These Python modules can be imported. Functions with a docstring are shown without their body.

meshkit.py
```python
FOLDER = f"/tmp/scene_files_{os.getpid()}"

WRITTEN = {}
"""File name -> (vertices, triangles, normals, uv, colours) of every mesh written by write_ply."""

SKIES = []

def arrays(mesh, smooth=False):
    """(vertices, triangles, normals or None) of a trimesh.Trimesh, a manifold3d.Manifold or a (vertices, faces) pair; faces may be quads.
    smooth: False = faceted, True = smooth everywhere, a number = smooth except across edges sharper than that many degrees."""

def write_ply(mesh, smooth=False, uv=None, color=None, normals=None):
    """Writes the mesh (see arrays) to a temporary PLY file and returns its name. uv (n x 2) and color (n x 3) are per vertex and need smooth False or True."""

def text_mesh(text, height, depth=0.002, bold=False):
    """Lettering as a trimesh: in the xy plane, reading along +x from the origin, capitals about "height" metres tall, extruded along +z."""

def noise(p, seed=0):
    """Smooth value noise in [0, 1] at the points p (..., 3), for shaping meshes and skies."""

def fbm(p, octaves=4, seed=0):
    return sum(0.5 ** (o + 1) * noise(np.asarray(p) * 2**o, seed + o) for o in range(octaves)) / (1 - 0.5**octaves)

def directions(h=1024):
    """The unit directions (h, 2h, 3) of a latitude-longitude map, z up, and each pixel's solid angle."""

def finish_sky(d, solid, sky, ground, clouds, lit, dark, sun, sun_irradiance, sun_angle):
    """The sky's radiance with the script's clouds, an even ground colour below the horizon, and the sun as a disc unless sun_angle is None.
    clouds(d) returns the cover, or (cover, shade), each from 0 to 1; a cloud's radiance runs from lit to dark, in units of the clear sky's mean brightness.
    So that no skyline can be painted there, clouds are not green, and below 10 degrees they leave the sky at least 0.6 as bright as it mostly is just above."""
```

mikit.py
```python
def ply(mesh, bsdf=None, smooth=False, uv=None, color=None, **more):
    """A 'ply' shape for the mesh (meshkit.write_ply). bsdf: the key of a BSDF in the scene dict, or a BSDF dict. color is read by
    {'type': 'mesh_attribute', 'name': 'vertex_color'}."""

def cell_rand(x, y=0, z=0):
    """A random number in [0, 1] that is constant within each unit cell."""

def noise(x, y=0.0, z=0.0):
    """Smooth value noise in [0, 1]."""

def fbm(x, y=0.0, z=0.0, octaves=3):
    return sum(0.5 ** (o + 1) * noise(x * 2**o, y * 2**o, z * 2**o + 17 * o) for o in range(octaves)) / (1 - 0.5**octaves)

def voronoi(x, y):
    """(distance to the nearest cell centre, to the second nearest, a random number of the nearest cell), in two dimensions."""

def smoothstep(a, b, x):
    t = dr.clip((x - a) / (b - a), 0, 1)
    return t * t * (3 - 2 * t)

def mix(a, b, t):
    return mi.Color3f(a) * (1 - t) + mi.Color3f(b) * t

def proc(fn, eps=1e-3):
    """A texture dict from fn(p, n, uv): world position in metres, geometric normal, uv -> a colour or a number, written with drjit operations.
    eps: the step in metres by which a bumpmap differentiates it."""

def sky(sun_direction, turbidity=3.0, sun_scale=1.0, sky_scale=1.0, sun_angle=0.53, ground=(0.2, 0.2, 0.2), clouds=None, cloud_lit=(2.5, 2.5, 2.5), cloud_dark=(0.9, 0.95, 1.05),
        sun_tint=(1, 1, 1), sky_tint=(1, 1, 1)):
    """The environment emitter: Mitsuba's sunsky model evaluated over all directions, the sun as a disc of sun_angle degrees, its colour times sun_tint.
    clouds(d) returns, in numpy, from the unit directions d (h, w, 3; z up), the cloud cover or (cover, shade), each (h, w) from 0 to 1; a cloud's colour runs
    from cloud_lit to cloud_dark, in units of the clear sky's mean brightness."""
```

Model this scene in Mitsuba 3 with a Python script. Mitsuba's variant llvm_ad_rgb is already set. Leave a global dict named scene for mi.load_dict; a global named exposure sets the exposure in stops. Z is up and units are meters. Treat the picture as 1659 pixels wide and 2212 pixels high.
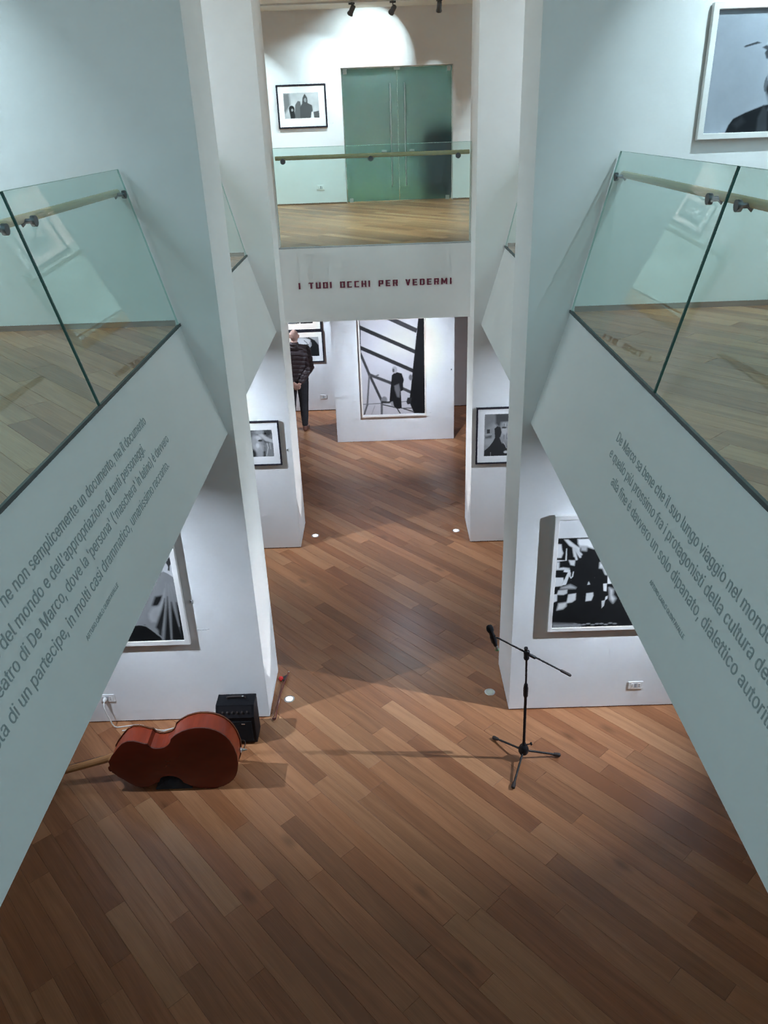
import math, random, numpy as np, trimesh, mitsuba as mi, drjit as dr, mikit, meshkit
import manifold3d as m3
from shapely.geometry import Polygon, box as sbox
from mikit import proc, noise, fbm, cell_rand, mix, smoothstep

T = mi.ScalarTransform4f
scene, labels = {}, {}
rnd = random.Random(7)

# ------------------------------------------------------------------ camera
EYE = np.array([0.0, 0.0, 4.8795])
FWD = np.array([-0.00857643, 0.89425823, -0.44746917])
UPV = np.array([0.03250822, 0.44749844, 0.89369366])
RGT = np.array([0.99943467, -0.00688173, -0.03290868])
FPX = 1691.666
scene['camera'] = {'type': 'perspective', 'fov': 2 * math.degrees(math.atan(829.5 / FPX)), 'fov_axis': 'x', 'near_clip': 0.05,
                   'to_world': T().look_at(origin=EYE.tolist(), target=(EYE + FWD).tolist(), up=UPV.tolist())}
exposure = 0.0

# ------------------------------------------------------------------ main measures (metres)
FL = 3.616            # upper floor
ZB = 2.787            # underside of the galleries
CEIL = 6.455          # ceiling of the upper level
Y1, Y1B, Y2, Y2B = 5.608, 6.280, 8.803, 9.4745     # the two cross walls
YBR = 9.228           # front of the bridge
YDOOR, YBACK = 14.447, 14.128
XO = (-4.3, 4.1)      # outer walls
YS = -1.7             # wall behind the camera
XIN = {-1: -1.172, 1: 1.022}       # inner ends of the cross walls
TOPX = {-1: -1.4622, 1: 1.3233}    # fascia top edge
BOTX = {-1: -1.2203, 1: 1.0838}    # fascia bottom edge
GLX = {-1: -1.7095, 1: 1.5714}     # top edge of the leaning glass
GLZ = 4.6485
SIDE = {-1: 'left', 1: 'right'}

# ------------------------------------------------------------------ lights: colour and strength (the lamps themselves are built at the end)
COOL = np.array([0.70, 0.95, 1.05])
PW = dict(low_left=31.0, low_right=60.0, mid_left=26.0, mid_right=18.0, back_left=38.0, panel=36.0, up_left=20.0, up_right=21.5,
          door_hot=17.0, door_side=9.0, door_far=20.0, uplight=58.0, floor=4.0, wash=3.25, wash_far=7.6, bridge=42.0, back_room=1250.0)
LOWT = np.array([0.74, 0.88, 1.06])      # lamps of the lower gallery
WASHF = np.array([0.74, 0.93, 1.06])     # added fill panels of the far galleries
WASHT = np.array([0.58, 0.92, 1.10])     # added fill panels of the near galleries
# how often a lamp is picked for a light path (brightness does not depend on it)
PICK = dict(uplight=.5, glow=.08)

def spot(key, pos, target, power, cutoff=38, beam=12, tint=COOL, pick=1.0):
    scene[key] = {'type': 'spot', 'intensity': {'type': 'rgb', 'value': (power * tint).tolist()}, 'cutoff_angle': float(cutoff), 'beam_width': float(beam), 'sampling_weight': float(pick),
                  'to_world': T().look_at(origin=list(pos), target=list(target), up=[0.1, 0.3, 1])}

# ------------------------------------------------------------------ helpers
def numbered(k):
    if k not in scene and k not in labels and not any(x.startswith(k + '__') for x in scene):
        return k
    i = 1
    while f'{k}_{i:03d}' in labels or f'{k}_{i:03d}' in scene or any(x.startswith(f'{k}_{i:03d}__') for x in scene):
        i += 1
    return f'{k}_{i:03d}'

COUNT = {}
def obj(name, mesh, m, parent=None, smooth=False, label=None, **kw):
    base = parent + '__' + name if parent else name
    n = COUNT.get(base, 0)
    COUNT[base] = n + 1
    key = base if n == 0 else f'{base}_{n:03d}'
    if isinstance(mesh, (list,)):
        mesh = trimesh.util.concatenate(mesh)
    scene[key] = mikit.ply(mesh, m, smooth=smooth, **kw)
    if label:
        labels[key] = {'label': label}
    return key

THINGS = {}
def thing(name, label, cat, group=None):
    n = THINGS.get(name, 0)
    THINGS[name] = n + 1
    key = name if n == 0 else f'{name}_{n:03d}'
    labels[key] = {'label': label, 'category': cat}
    if group:
        labels[key]['group'] = group
    return key

def struct(name, label=None):
    labels[name] = {'kind': 'structure'}
    if label:
        labels[name]['label'] = label
    return name

def bx(x0, x1, y0, y1, z0, z1):
    m = trimesh.creation.box(extents=(x1 - x0, y1 - y0, z1 - z0))
    m.apply_translation(((x0 + x1) / 2, (y0 + y1) / 2, (z0 + z1) / 2))
    return m

def bev(x0, x1, y0, y1, z0, z1, b=0.004):
    pts = []
    for sx, ex in ((x0, 1), (x1, -1)):
        for sy, ey in ((y0, 1), (y1, -1)):
            for sz, ez in ((z0, 1), (z1, -1)):
                pts += [(sx + ex * b, sy + ey * b, sz), (sx + ex * b, sy, sz + ez * b), (sx, sy + ey * b, sz + ez * b)]
    return trimesh.convex.convex_hull(np.array(pts))

def extr(poly, d):
    gs = getattr(poly, 'geoms', [poly])
    return trimesh.util.concatenate([trimesh.creation.extrude_polygon(g, d, engine='earcut') for g in gs if g.area > 1e-9])

def xz(poly, y0, y1):
    """polygon in x, z extruded along y"""
    m = extr(poly, y1 - y0)
    v = m.vertices.copy()
    m.vertices = np.stack([v[:, 0], y1 - v[:, 2], v[:, 1]], 1)
    return m

def frame_m(o, ex, ey, ez):
    M = np.eye(4)
    M[:3, 0], M[:3, 1], M[:3, 2], M[:3, 3] = ex, ey, ez, o
    return M

def unit(v):
    v = np.asarray(v, float)
    return v / np.linalg.norm(v)

def basis(d):
    d = unit(d)
    a = unit(np.cross(d, [0, 0, 1.0] if abs(d[2]) < .95 else [1.0, 0, 0]))
    return a, np.cross(d, a), d

def lathe(prof, o, d, n=20, cap=True):
    """prof: (radius, height) along direction d from o"""
    prof = np.array(prof, float)
    a, b, c = basis(d)
    ang = np.arange(n) * 2 * np.pi / n
    rings = [np.asarray(o) + h * c + r * (np.cos(ang)[:, None] * a + np.sin(ang)[:, None] * b) for r, h in prof]
    v = np.vstack(rings + [[np.asarray(o) + prof[0, 1] * c], [np.asarray(o) + prof[-1, 1] * c]])
    f = []
    for i in range(len(prof) - 1):
        for j in range(n):
            p, q = i * n + j, i * n + (j + 1) % n
            f += [(p, q, q + n), (p, q + n, p + n)]
    k = len(prof) * n
    for j in range(n if cap else 0):
        f.append((k, (j + 1) % n, j))
        f.append((k + 1, (len(prof) - 1) * n + j, (len(prof) - 1) * n + (j + 1) % n))
    return trimesh.Trimesh(v if cap else v[:-2], f, process=False)

def tube(pts, r, n=10):
    p = np.asarray(pts, float)
    r = np.broadcast_to(np.asarray(r, float), (len(p),))
    t = np.gradient(p, axis=0)
    t /= np.linalg.norm(t, axis=1, keepdims=True)
    a = basis(t[0])[0]
    V = []
    ang = np.arange(n) * 2 * np.pi / n
    for i in range(len(p)):
        a = unit(a - t[i] * (a @ t[i]))
        b = np.cross(t[i], a)
        V.append(p[i] + r[i] * (np.cos(ang)[:, None] * a + np.sin(ang)[:, None] * b))
    v = np.vstack(V + [[p[0]], [p[-1]]])
    f = []
    for i in range(len(p) - 1):
        for j in range(n):
            x, y = i * n + j, i * n + (j + 1) % n
            f += [(x, y, y + n), (x, y + n, x + n)]
    k = len(p) * n
    for j in range(n):
        f.append((k, (j + 1) % n, j))
        f.append((k + 1, k - n + j, k - n + (j + 1) % n))
    return trimesh.Trimesh(v, f, process=False)

def spline(pts, n=8):
    p = np.asarray(pts, float)
    q = np.vstack([2 * p[0] - p[1], p, 2 * p[-1] - p[-2]])
    out = []
    for i in range(1, len(q) - 2):
        for t in np.linspace(0, 1, n, endpoint=False):
            a, b, c, d = q[i - 1:i + 3]
            out.append(.5 * (2 * b + (c - a) * t + (2 * a - 5 * b + 4 * c - d) * t * t + (3 * b - a - 3 * c + d) * t ** 3))
    out.append(p[-1])
    return np.array(out)

def sph(c, r, n=14):
    u = np.arange(n) * 2 * np.pi / n
    pts = [[0, 0, 1], [0, 0, -1]]
    for th in np.linspace(0, np.pi, n // 2 + 1)[1:-1]:
        pts += [[math.sin(th) * math.cos(x), math.sin(th) * math.sin(x), math.cos(th)] for x in u]
    return np.asarray(c) + np.asarray(pts) * np.asarray(r)

def hull(*balls):
    return m3.Manifold.hull_points(np.vstack([sph(c, r) for c, r in balls]))

def chain(*balls):
    return [hull(balls[i], balls[i + 1]) for i in range(len(balls) - 1)]

def merge(parts, edge=0.02, it=8, mu=True):
    m = parts[0]
    for p in parts[1:]:
        m = m + p
    m = m.refine_to_length(edge)
    q = m.to_mesh()
    tm = trimesh.Trimesh(np.array(q.vert_properties[:, :3]), np.array(q.tri_verts), process=True)
    if it:
        trimesh.smoothing.filter_taubin(tm, iterations=it)
    return tm

# ------------------------------------------------------------------ materials
def rgb(*c):
    return {'type': 'rgb', 'value': list(map(float, c))}

def mat(key, color, rough=.6, **kw):
    bs = {'type': 'principled', 'base_color': color if isinstance(color, dict) else rgb(*color), 'roughness': float(rough)}
    bs.update(kw)
    scene[key] = {'type': 'twosided', 'bsdf': bs}
    return key

def paint(c, amp, sc):
    c = np.array(c)
    return proc(lambda p, n, uv: mix((c * (1 - amp)).tolist(), c.tolist(), fbm(p.x * sc, p.y * sc, p.z * sc, 3)))

scene['m_wall'] = {'type': 'twosided', 'bsdf': {'type': 'diffuse', 'reflectance': paint((.80, .80, .795), .03, 5.0)}}
scene['m_ceiling'] = {'type': 'twosided', 'bsdf': {'type': 'diffuse', 'reflectance': paint((.77, .75, .655), .03, 4.0)}}
def wood_color(dark, mid, light):
    def fn(p, n, uv):
        k = dr.floor(uv.x / 20)
        a, b = cell_rand(k, 3), cell_rand(k, 11)
        u, v = uv.x - 20 * k, uv.y
        ring = fbm(u * 1.1 + k * 3.1, v * 26 + 2.2 * noise(u * 1.7, k), k, 3)
        fine = fbm(u * 6, v * 190, k + 5, 2)
        t = dr.clip(.5 + .95 * (a - .5) + .55 * (ring - .5) + .30 * (fine - .5), 0, 1)
        c = mix(dark, mid, dr.clip(2 * t, 0, 1)) * (1 - dr.clip(2 * t - 1, 0, 1)) + mi.Color3f(light) * dr.clip(2 * t - 1, 0, 1)
        knot = smoothstep(.055, .0, dr.sqrt(dr.square((u - .25 - b) * .45) + dr.square(v - .03 - .09 * a))) * (b > .86)
        c = c * (1 - .35 * knot)
        return c * mix([1, 1, 1], [1.05, .93, .86], b)
    return proc(fn)
mat('m_plank', wood_color((.210, .087, .039), (.310, .139, .064), (.41, .208, .104)), .36, specular=.42)
mat('m_subfloor', (.10, .06, .035), .8)
mat('m_skirt', proc(lambda p, n, uv: mix([.15, .075, .045], [.20, .11, .065], fbm(p.x * 4, p.y * 4, p.z * 60, 2))), .5)
mat('m_rail', proc(lambda p, n, uv: mix([.48, .36, .20], [.58, .45, .27], fbm(p.x * 30, p.y * 2.5, p.z * 40, 3))), .4)
scene['m_glass'] = {'type': 'thindielectric', 'int_ior': 1.5, 'specular_transmittance': rgb(.67, .825, .765), 'specular_reflectance': rgb(1, 1, 1)}
mat('m_glass_edge', (.02, .075, .065), .12, specular=.6)
mat('m_glass_rim', (.50, .63, .60), .3, specular=.3)
mat('m_channel', (.035, .05, .05), .35, metallic=.5)
mat('m_steel', (.60, .62, .62), .30, metallic=.9)
mat('m_steel_dark', (.10, .10, .11), .35, metallic=.8)
mat('m_frame_black', (.012, .012, .018), .4, specular=.25)
mat('m_frame_white', paint((.74, .72, .70), .04, 9.0), .45)
mat('m_frame_cream', paint((.78, .73, .67), .05, 9.0), .45)
mat('m_mat', paint((.82, .815, .81), .02, 20.0), .9)
scene['m_print'] = {'type': 'twosided', 'bsdf': {'type': 'diffuse', 'reflectance': {'type': 'mesh_attribute', 'name': 'vertex_color'}}}
mat('m_letter_grey', (.31, .35, .36), .8)
mat('m_letter_red', (.115, .012, .03), .5)
mat('m_plastic_white', (.80, .80, .79), .35)
mat('m_plastic_grey', (.42, .43, .44), .45)
mat('m_black', (.010, .010, .012), .42, specular=.25)
mat('m_black_vinyl', proc(lambda p, n, uv: mix([.004, .004, .005], [.009, .009, .011], fbm(p.x * 160, p.y * 160, p.z * 160, 2))), .55, specular=.12)
mat('m_grille', proc(lambda p, n, uv: mix([.004, .004, .005], [.02, .02, .022], noise(p.x * 420, p.y * 420, p.z * 420))), .8, specular=.1)
mat('m_rubber', (.022, .014, .012), .7)
def varnish(a, b, sc):
    return proc(lambda p, n, uv: mix(a, b, fbm(p.x * sc, p.y * 14, p.z * sc * 2.2, 4)))
mat('m_bass_back', varnish((.085, .008, .003), (.14, .015, .005), 6.0), .34, specular=.5, clearcoat=.15, clearcoat_gloss=.7)
mat('m_bass_rib', proc(lambda p, n, uv: mix([.15, .017, .006], [.27, .040, .013], fbm(p.x * 38, p.y * 3, p.z * 9, 4))), .3, specular=.3, clearcoat=.1, clearcoat_gloss=.8)
mat('m_bass_top', varnish((.40, .15, .04), (.52, .22, .07), 5.0), .3)
mat('m_bass_neck', varnish((.30, .13, .05), (.42, .21, .085), 9.0), .35)
mat('m_bass_edge', (.08, .016, .008), .35)
mat('m_ebony', (.016, .013, .012), .35)
mat('m_bow_stick', (.115, .022, .014), .3)
mat('m_bow_hair', (.22, .10, .07), .6)
mat('m_dark_blue', paint((.035, .042, .055), .4, 60.0), .9)
mat('m_red', paint((.66, .035, .03), .2, 60.0), .8)
mat('m_cable', (.72, .72, .68), .5)
mat('m_skin', proc(lambda p, n, uv: mix([.56, .335, .26], [.66, .42, .345], fbm(p.x * 25, p.y * 25, p.z * 25, 3))), .5)
mat('m_jacket', proc(lambda p, n, uv: mix([.028, .018, .020], [.052, .034, .036], fbm(p.x * 18, p.y * 18, p.z * 34, 3))), .5)
mat('m_trousers', paint((.022, .022, .026), .4, 40.0), .85)
mat('m_shoe', paint((.15, .062, .042), .3, 30.0), .5)
mat('m_mic_green', (.20, .42, .22), .3, metallic=.6)
scene['m_frosted'] = {'type': 'roughdielectric', 'distribution': 'ggx', 'alpha': .23, 'int_ior': 1.5, 'ext_ior': 1.0, 'specular_transmittance': rgb(.50, .87, .86)}

# ------------------------------------------------------------------ floors: a subfloor and planks laid at an angle, each plank its own piece
ANG = math.radians(-48)
DU, DV = np.array([math.cos(ANG), math.sin(ANG)]), np.array([-math.sin(ANG), math.cos(ANG)])
PW_, GAP = 0.148, 0.0007

def to_px(P):
    q = np.asarray(P, float) - EYE
    z = q @ FWD
    return 829.5 + FPX * (q @ RGT) / z, 1106 - FPX * (q @ UPV) / z, z

def planks(owner, region, z, seed, keep=300, view=None):
    r = random.Random(seed)
    c = np.array(region.exterior.coords)
    us, vs = c @ DU, c @ DV
    made = []
    k = seed * 5000
    v = math.floor(vs.min() / PW_) * PW_
    while v < vs.max():
        u = us.min() - r.uniform(0, 2.0)
        while u < us.max():
            L = r.choice([.9, 1.2, 1.35, 1.5, 1.7, 1.9])
            q = Polygon([tuple(DU * a + DV * b) for a, b in ((u, v), (u + L, v), (u + L, v + PW_), (u, v + PW_))]).intersection(region)
            k += 1
            if q.geom_type == 'Polygon' and q.area > .0006:
                made.append((q.simplify(1e-4), u, v, k))
            u += L
        v += PW_
    def score(q):
        x, y = q.centroid.coords[0]
        X, Y, Z = to_px([x, y, z])
        s = q.area / max(Z, .3) ** 3
        inside = -60 < X < 1720 and -60 < Y < 2280 and (view is None or view(x, y))
        return s if inside else s * 1e-3
    made.sort(key=lambda t: -score(t[0]))
    rest = []
    for i, (q, u, v, k) in enumerate(made):
        q0 = q.buffer(-GAP, join_style=2)
        if q0.geom_type != 'Polygon' or q0.is_empty:
            continue
        top = q0.buffer(-.0012, join_style=2)
        if top.geom_type != 'Polygon' or top.is_empty:
            continue
        A, B = np.array(q0.exterior.coords)[:-1], np.array(top.exterior.coords)[:-1]
        if len(A) != len(B):
            B = A * .999 + A.mean(0) * .001
        # same start corner
        s = np.argmin(((B - A[0]) ** 2).sum(1)); B = np.roll(B, -s, 0)
        n = len(A)
        V = np.vstack([np.c_[A, np.full(n, z - .006)], np.c_[A, np.full(n, z - .0008)], np.c_[B, np.full(n, z)]])
        F = []
        for ring in (0, 1):
            for j in range(n):
                a, b = ring * n + j, ring * n + (j + 1) % n
                F += [(a, b, b + n), (a, b + n, a + n)]
        F += [(2 * n, 2 * n + j, 2 * n + j + 1) for j in range(1, n - 1)]
        m = trimesh.Trimesh(V, F, process=False)
        if (np.cross(B[1] - B[0], B[2] - B[1])) < 0:
            m.faces = m.faces[:, ::-1]
        uv = np.c_[np.clip(V[:, :2] @ DU - u, 0, 9) + 20.0 * k, V[:, :2] @ DV - v]
        if i < keep:
            obj('plank', m, 'm_plank', owner, uv=uv)
        else:
            rest.append((m, uv))
    if rest:
        key = obj('planks', trimesh.util.concatenate([m for m, _ in rest]), 'm_plank', owner, uv=np.vstack([u for _, u in rest]))
        labels[key] = {'kind': 'stuff'}

FLT = -.004
struct('floor', 'oak plank floor of the lower gallery, planks laid diagonally')
obj('subfloor', bx(XO[0], XO[1], YS, YBACK + .02, -.12, FLT), 'm_subfloor', 'floor')
def seen_low(x, y):
    return (-1.25 - max(0, (5.6 - y)) * .55 < x < 1.1 + max(0, (5.6 - y)) * .55 and y < 5.7) or (abs(x) < 1.9 and y >= 5.7)
planks('floor', sbox(XO[0], YS, XO[1], YBACK), 0.0, 1, 300, seen_low)

# ------------------------------------------------------------------ galleries: slab with a sloping fascia towards the void
for s in (-1, 1):
    for name, ya, yb, seed in (('gallery', YS, Y1, 2), ('gallery_beyond', Y1B, Y2, 4)):
        k = struct(f'floor_{name}_{SIDE[s]}', f'white gallery slab with sloping fascia, {SIDE[s]} side of the void')
        xo = XO[0] if s < 0 else XO[1]
        tx, bxx = TOPX[s], BOTX[s]
        obj('slab', xz(Polygon([(tx, FL + FLT), (bxx, ZB), (xo, ZB), (xo, FL + FLT)]), ya, yb), 'm_wall', k)
        x0, x1 = sorted((tx + s * .012, xo))
        planks(k, sbox(x0, max(ya, -.2) if name == 'gallery' else ya, x1, yb), FL, seed + (s > 0), 300 if name == 'gallery' else 40)
k = struct('floor_bridge', 'white bridge slab between the far cross walls')
poly = Polygon([(XIN[-1], YBR), (XIN[1], YBR), (XIN[1], Y2B), (XO[1], Y2B), (XO[1], YDOOR), (XO[0], YDOOR), (XO[0], Y2B), (XIN[-1], Y2B)])
m = extr(poly, FL + FLT - ZB); m.apply_translation((0, 0, ZB)); obj('slab', m, 'm_wall', k)
planks(k, Polygon([(XIN[-1], YBR + .014), (XIN[1], YBR + .014), (XIN[1], Y2B), (2.2, Y2B), (2.2, YDOOR), (-2.6, YDOOR), (-2.6, Y2B), (XIN[-1], Y2B)]), FL, 8, 300)
k = struct('floor_entry', 'white slab the photographer stands on')
obj('slab', bx(TOPX[-1], TOPX[1], YS, .12, ZB, FL), 'm_wall', k)

# ------------------------------------------------------------------ walls
for s in (-1, 1):
    for nm, ya, yb in (('near', Y1, Y1B), ('far', Y2, Y2B)):
        k = struct(f'wall_{nm}_{SIDE[s]}')
        x0, x1 = sorted((XIN[s] if nm == 'near' else {-1: -1.166, 1: 1.003}[s], XO[0] if s < 0 else XO[1]))
        obj('panel', bx(x0, x1, ya, yb, .013, CEIL), 'm_wall', k)
        ins = .008
        t = struct(f'trim_{nm}_{SIDE[s]}')
        obj('recess', bx(x0 + (ins if s > 0 else 0), x1 - (ins if s < 0 else 0), ya + ins, yb - ins, 0.0005, .0128), 'm_skirt', t)
        t = struct(f'baseboard_{nm}_{SIDE[s]}')
        xa, xb = sorted((TOPX[s] + s * .03, XO[0] if s < 0 else XO[1]))
        obj('board', bx(xa, xb, ya - .008, ya, FL + .0005, FL + .038), 'm_skirt', t)
struct('wall_outer_left'); obj('panel', bx(XO[0] - .15, XO[0], YS, 17.5, 0, CEIL), 'm_wall', 'wall_outer_left')
struct('wall_outer_right'); obj('panel', bx(XO[1], XO[1] + .15, YS, 17.5, 0, CEIL), 'm_wall', 'wall_outer_right')
struct('wall_behind'); obj('panel', bx(XO[0], XO[1], YS - .15, YS, 0, CEIL), 'm_wall', 'wall_behind')
struct('wall_back_lower'); obj('panel', bx(XO[0], XO[1], YBACK, YBACK + .2, .013, ZB), 'm_wall', 'wall_back_lower')
struct('trim_back_lower'); obj('recess', bx(XO[0], XO[1], YBACK + .006, YBACK + .1, .0005, .0128), 'm_skirt', 'trim_back_lower')
DX0, DX1, DH = -.577, 1.237, 2.032
k = struct('wall_back_upper')
obj('panel', xz(Polygon([(XO[0], FL), (DX0, FL), (DX0, FL + DH), (DX1, FL + DH), (DX1, FL), (XO[1], FL), (XO[1], CEIL), (XO[0], CEIL)]), YDOOR, YDOOR + .26), 'm_wall', k)
k = struct('baseboard_back_upper')
for xa, xb in ((XO[0], DX0), (DX1, XO[1])):
    obj('board', bx(xa, xb, YDOOR - .008, YDOOR, FL + .0005, FL + .024), 'm_skirt', k)
struct('ceiling'); obj('panel', bx(XO[0], XO[1], YS, 17.5, CEIL, CEIL + .15), 'm_ceiling', 'ceiling')
# room behind the frosted doors
k = struct('floor_back_room'); obj('slab', bx(XO[0], XO[1], YDOOR, 17.5, ZB, FL - .001), 'm_subfloor', k)
planks(k, sbox(-2.0, YDOOR + .01, 2.6, 17.5), FL, 9, 120)
struct('wall_back_room'); obj('panel', bx(XO[0], XO[1], 17.5, 17.65, ZB, CEIL), 'm_wall', 'wall_back_room')
# free-standing wall below the bridge
k = struct('wall_freestanding', 'white free-standing wall carrying the large picture')
obj('panel', bx(-.862, 1.112, 12.45, 12.95, .004, ZB), 'm_wall', k)

# ------------------------------------------------------------------ glass balustrades
def quad(a, b, c, d):
    return trimesh.Trimesh([a, b, c, d], [(0, 1, 2), (0, 2, 3)], process=False)

def balustrade(s, ya, yb, seams, label, rail_y, brackets):
    k = thing('glass_balustrade', label, 'balustrade')
    B, Tp = np.array([TOPX[s], 0, FL]), np.array([GLX[s], 0, GLZ])
    nrm = unit(np.cross([0, 1, 0], Tp - B)) * .006
    cuts = [yb - .03] + [c for c in seams] + [ya]
    def at(t, y, off=0.0):
        return B + (Tp - B) * t + nrm * off + np.array([0, y, 0])
    for i in range(len(cuts) - 1):
        y1, y0 = cuts[i] - (.005 if i else 0), cuts[i + 1] + .005
        p = obj('pane', quad(at(.012, y0), at(.012, y1), at(1, y1), at(1, y0)), 'm_glass', k)
        for yy in (y0, y1):
            e = .004 if yy == y0 else -.004
            if yy == y1 and i == 0:
                e = -.003
            obj('edge', trimesh.convex.convex_hull(np.array([at(t, yy + w, o) for t in (.012, 1) for w in (0, -e) for o in (-1, 1)])), 'm_glass_edge' if not (i == 0 and yy == y1) else 'm_glass_rim', p)
        obj('top_edge', trimesh.convex.convex_hull(np.array([at(t, yy, o) for t in (.9985, 1) for yy in (y0, y1) for o in (-1, 1)])), 'm_glass_rim', p)
    ch = [at(t, yy, o * 1.7) for t in (-.004, .013) for yy in (ya, yb - .004) for o in (-1, 1)]
    obj('base_channel', trimesh.convex.convex_hull(np.array(ch)), 'm_channel', k)
    zr = 4.508; xr = TOPX[s] + (GLX[s] - TOPX[s]) * (zr - FL) / (GLZ - FL)
    xc = xr + s * .065
    y0, y1 = rail_y
    obj('handrail', lathe([(.018, 0), (.022, .006), (.022, y1 - y0 - .006), (.018, y1 - y0)], (xc, y0, zr), (0, 1, 0), 16), 'm_rail', k, smooth=40)
    for yb_ in brackets:
        b = obj('bracket', lathe([(.026, -.004), (.026, .018), (.012, .02), (.012, .05)], (xr - s * .004, yb_, zr - .01), (s, 0, 0), 16), 'm_steel_dark', k, smooth=40)
        obj('arm', tube([(xr + s * .045, yb_, zr - .01), (xc, yb_, zr - .03), (xc, yb_, zr - .018)], .009, 8), 'm_steel_dark', b, smooth=40)

balustrade(-1, .3, Y1, [3.816, 2.02], 'leaning green glass balustrade with wooden handrail on the near gallery at the left', (.3, 5.59), (5.53, 4.03, 3.70, 2.2, 1.85))
balustrade(1, .3, Y1, [3.726, 1.93], 'leaning green glass balustrade with wooden handrail on the near gallery at the right', (.3, 5.59), (5.53, 3.93, 3.60, 2.1, 1.75))
balustrade(-1, Y1B, Y2, [], 'sliver of leaning glass balustrade between the two cross walls at the left', (Y1B + .1, Y2 - .05), (6.5, 8.6))
balustrade(1, Y1B, Y2, [], 'sliver of leaning glass balustrade between the two cross walls at the right', (Y1B + .1, Y2 - .05), (6.5, 8.6))
k = thing('glass_balustrade', 'upright glass balustrade with wooden handrail across the far bridge, above the red lettering', 'balustrade')
yg = YBR + .02
xa, xb = XIN[-1] + .03, XIN[1] - .03
p = obj('pane', quad((xa, yg, FL + .01), (xb, yg, FL + .01), (xb, yg, 4.645), (xa, yg, 4.645)), 'm_glass', k)
obj('top_edge', bx(xa, xb, yg - .006, yg + .006, 4.643, 4.647), 'm_glass_rim', p)
obj('edge', bx(xa - .003, xa, yg - .006, yg + .006, FL + .01, 4.645), 'm_plastic_grey', p)
obj('edge', bx(xb, xb + .003, yg - .006, yg + .006, FL + .01, 4.645), 'm_plastic_grey', p)
obj('base_channel', bx(XIN[-1] + .002, XIN[1] - .002, yg - .012, yg + .012, FL - .003, FL + .012), 'm_plastic_grey', k)
obj('handrail', lathe([(.018, 0), (.022, .006), (.022, xb - xa - .03), (.018, xb - xa - .024)], (xa + .012, yg + .07, FL + .926), (1, 0, 0), 16), 'm_rail', k, smooth=40)
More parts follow.
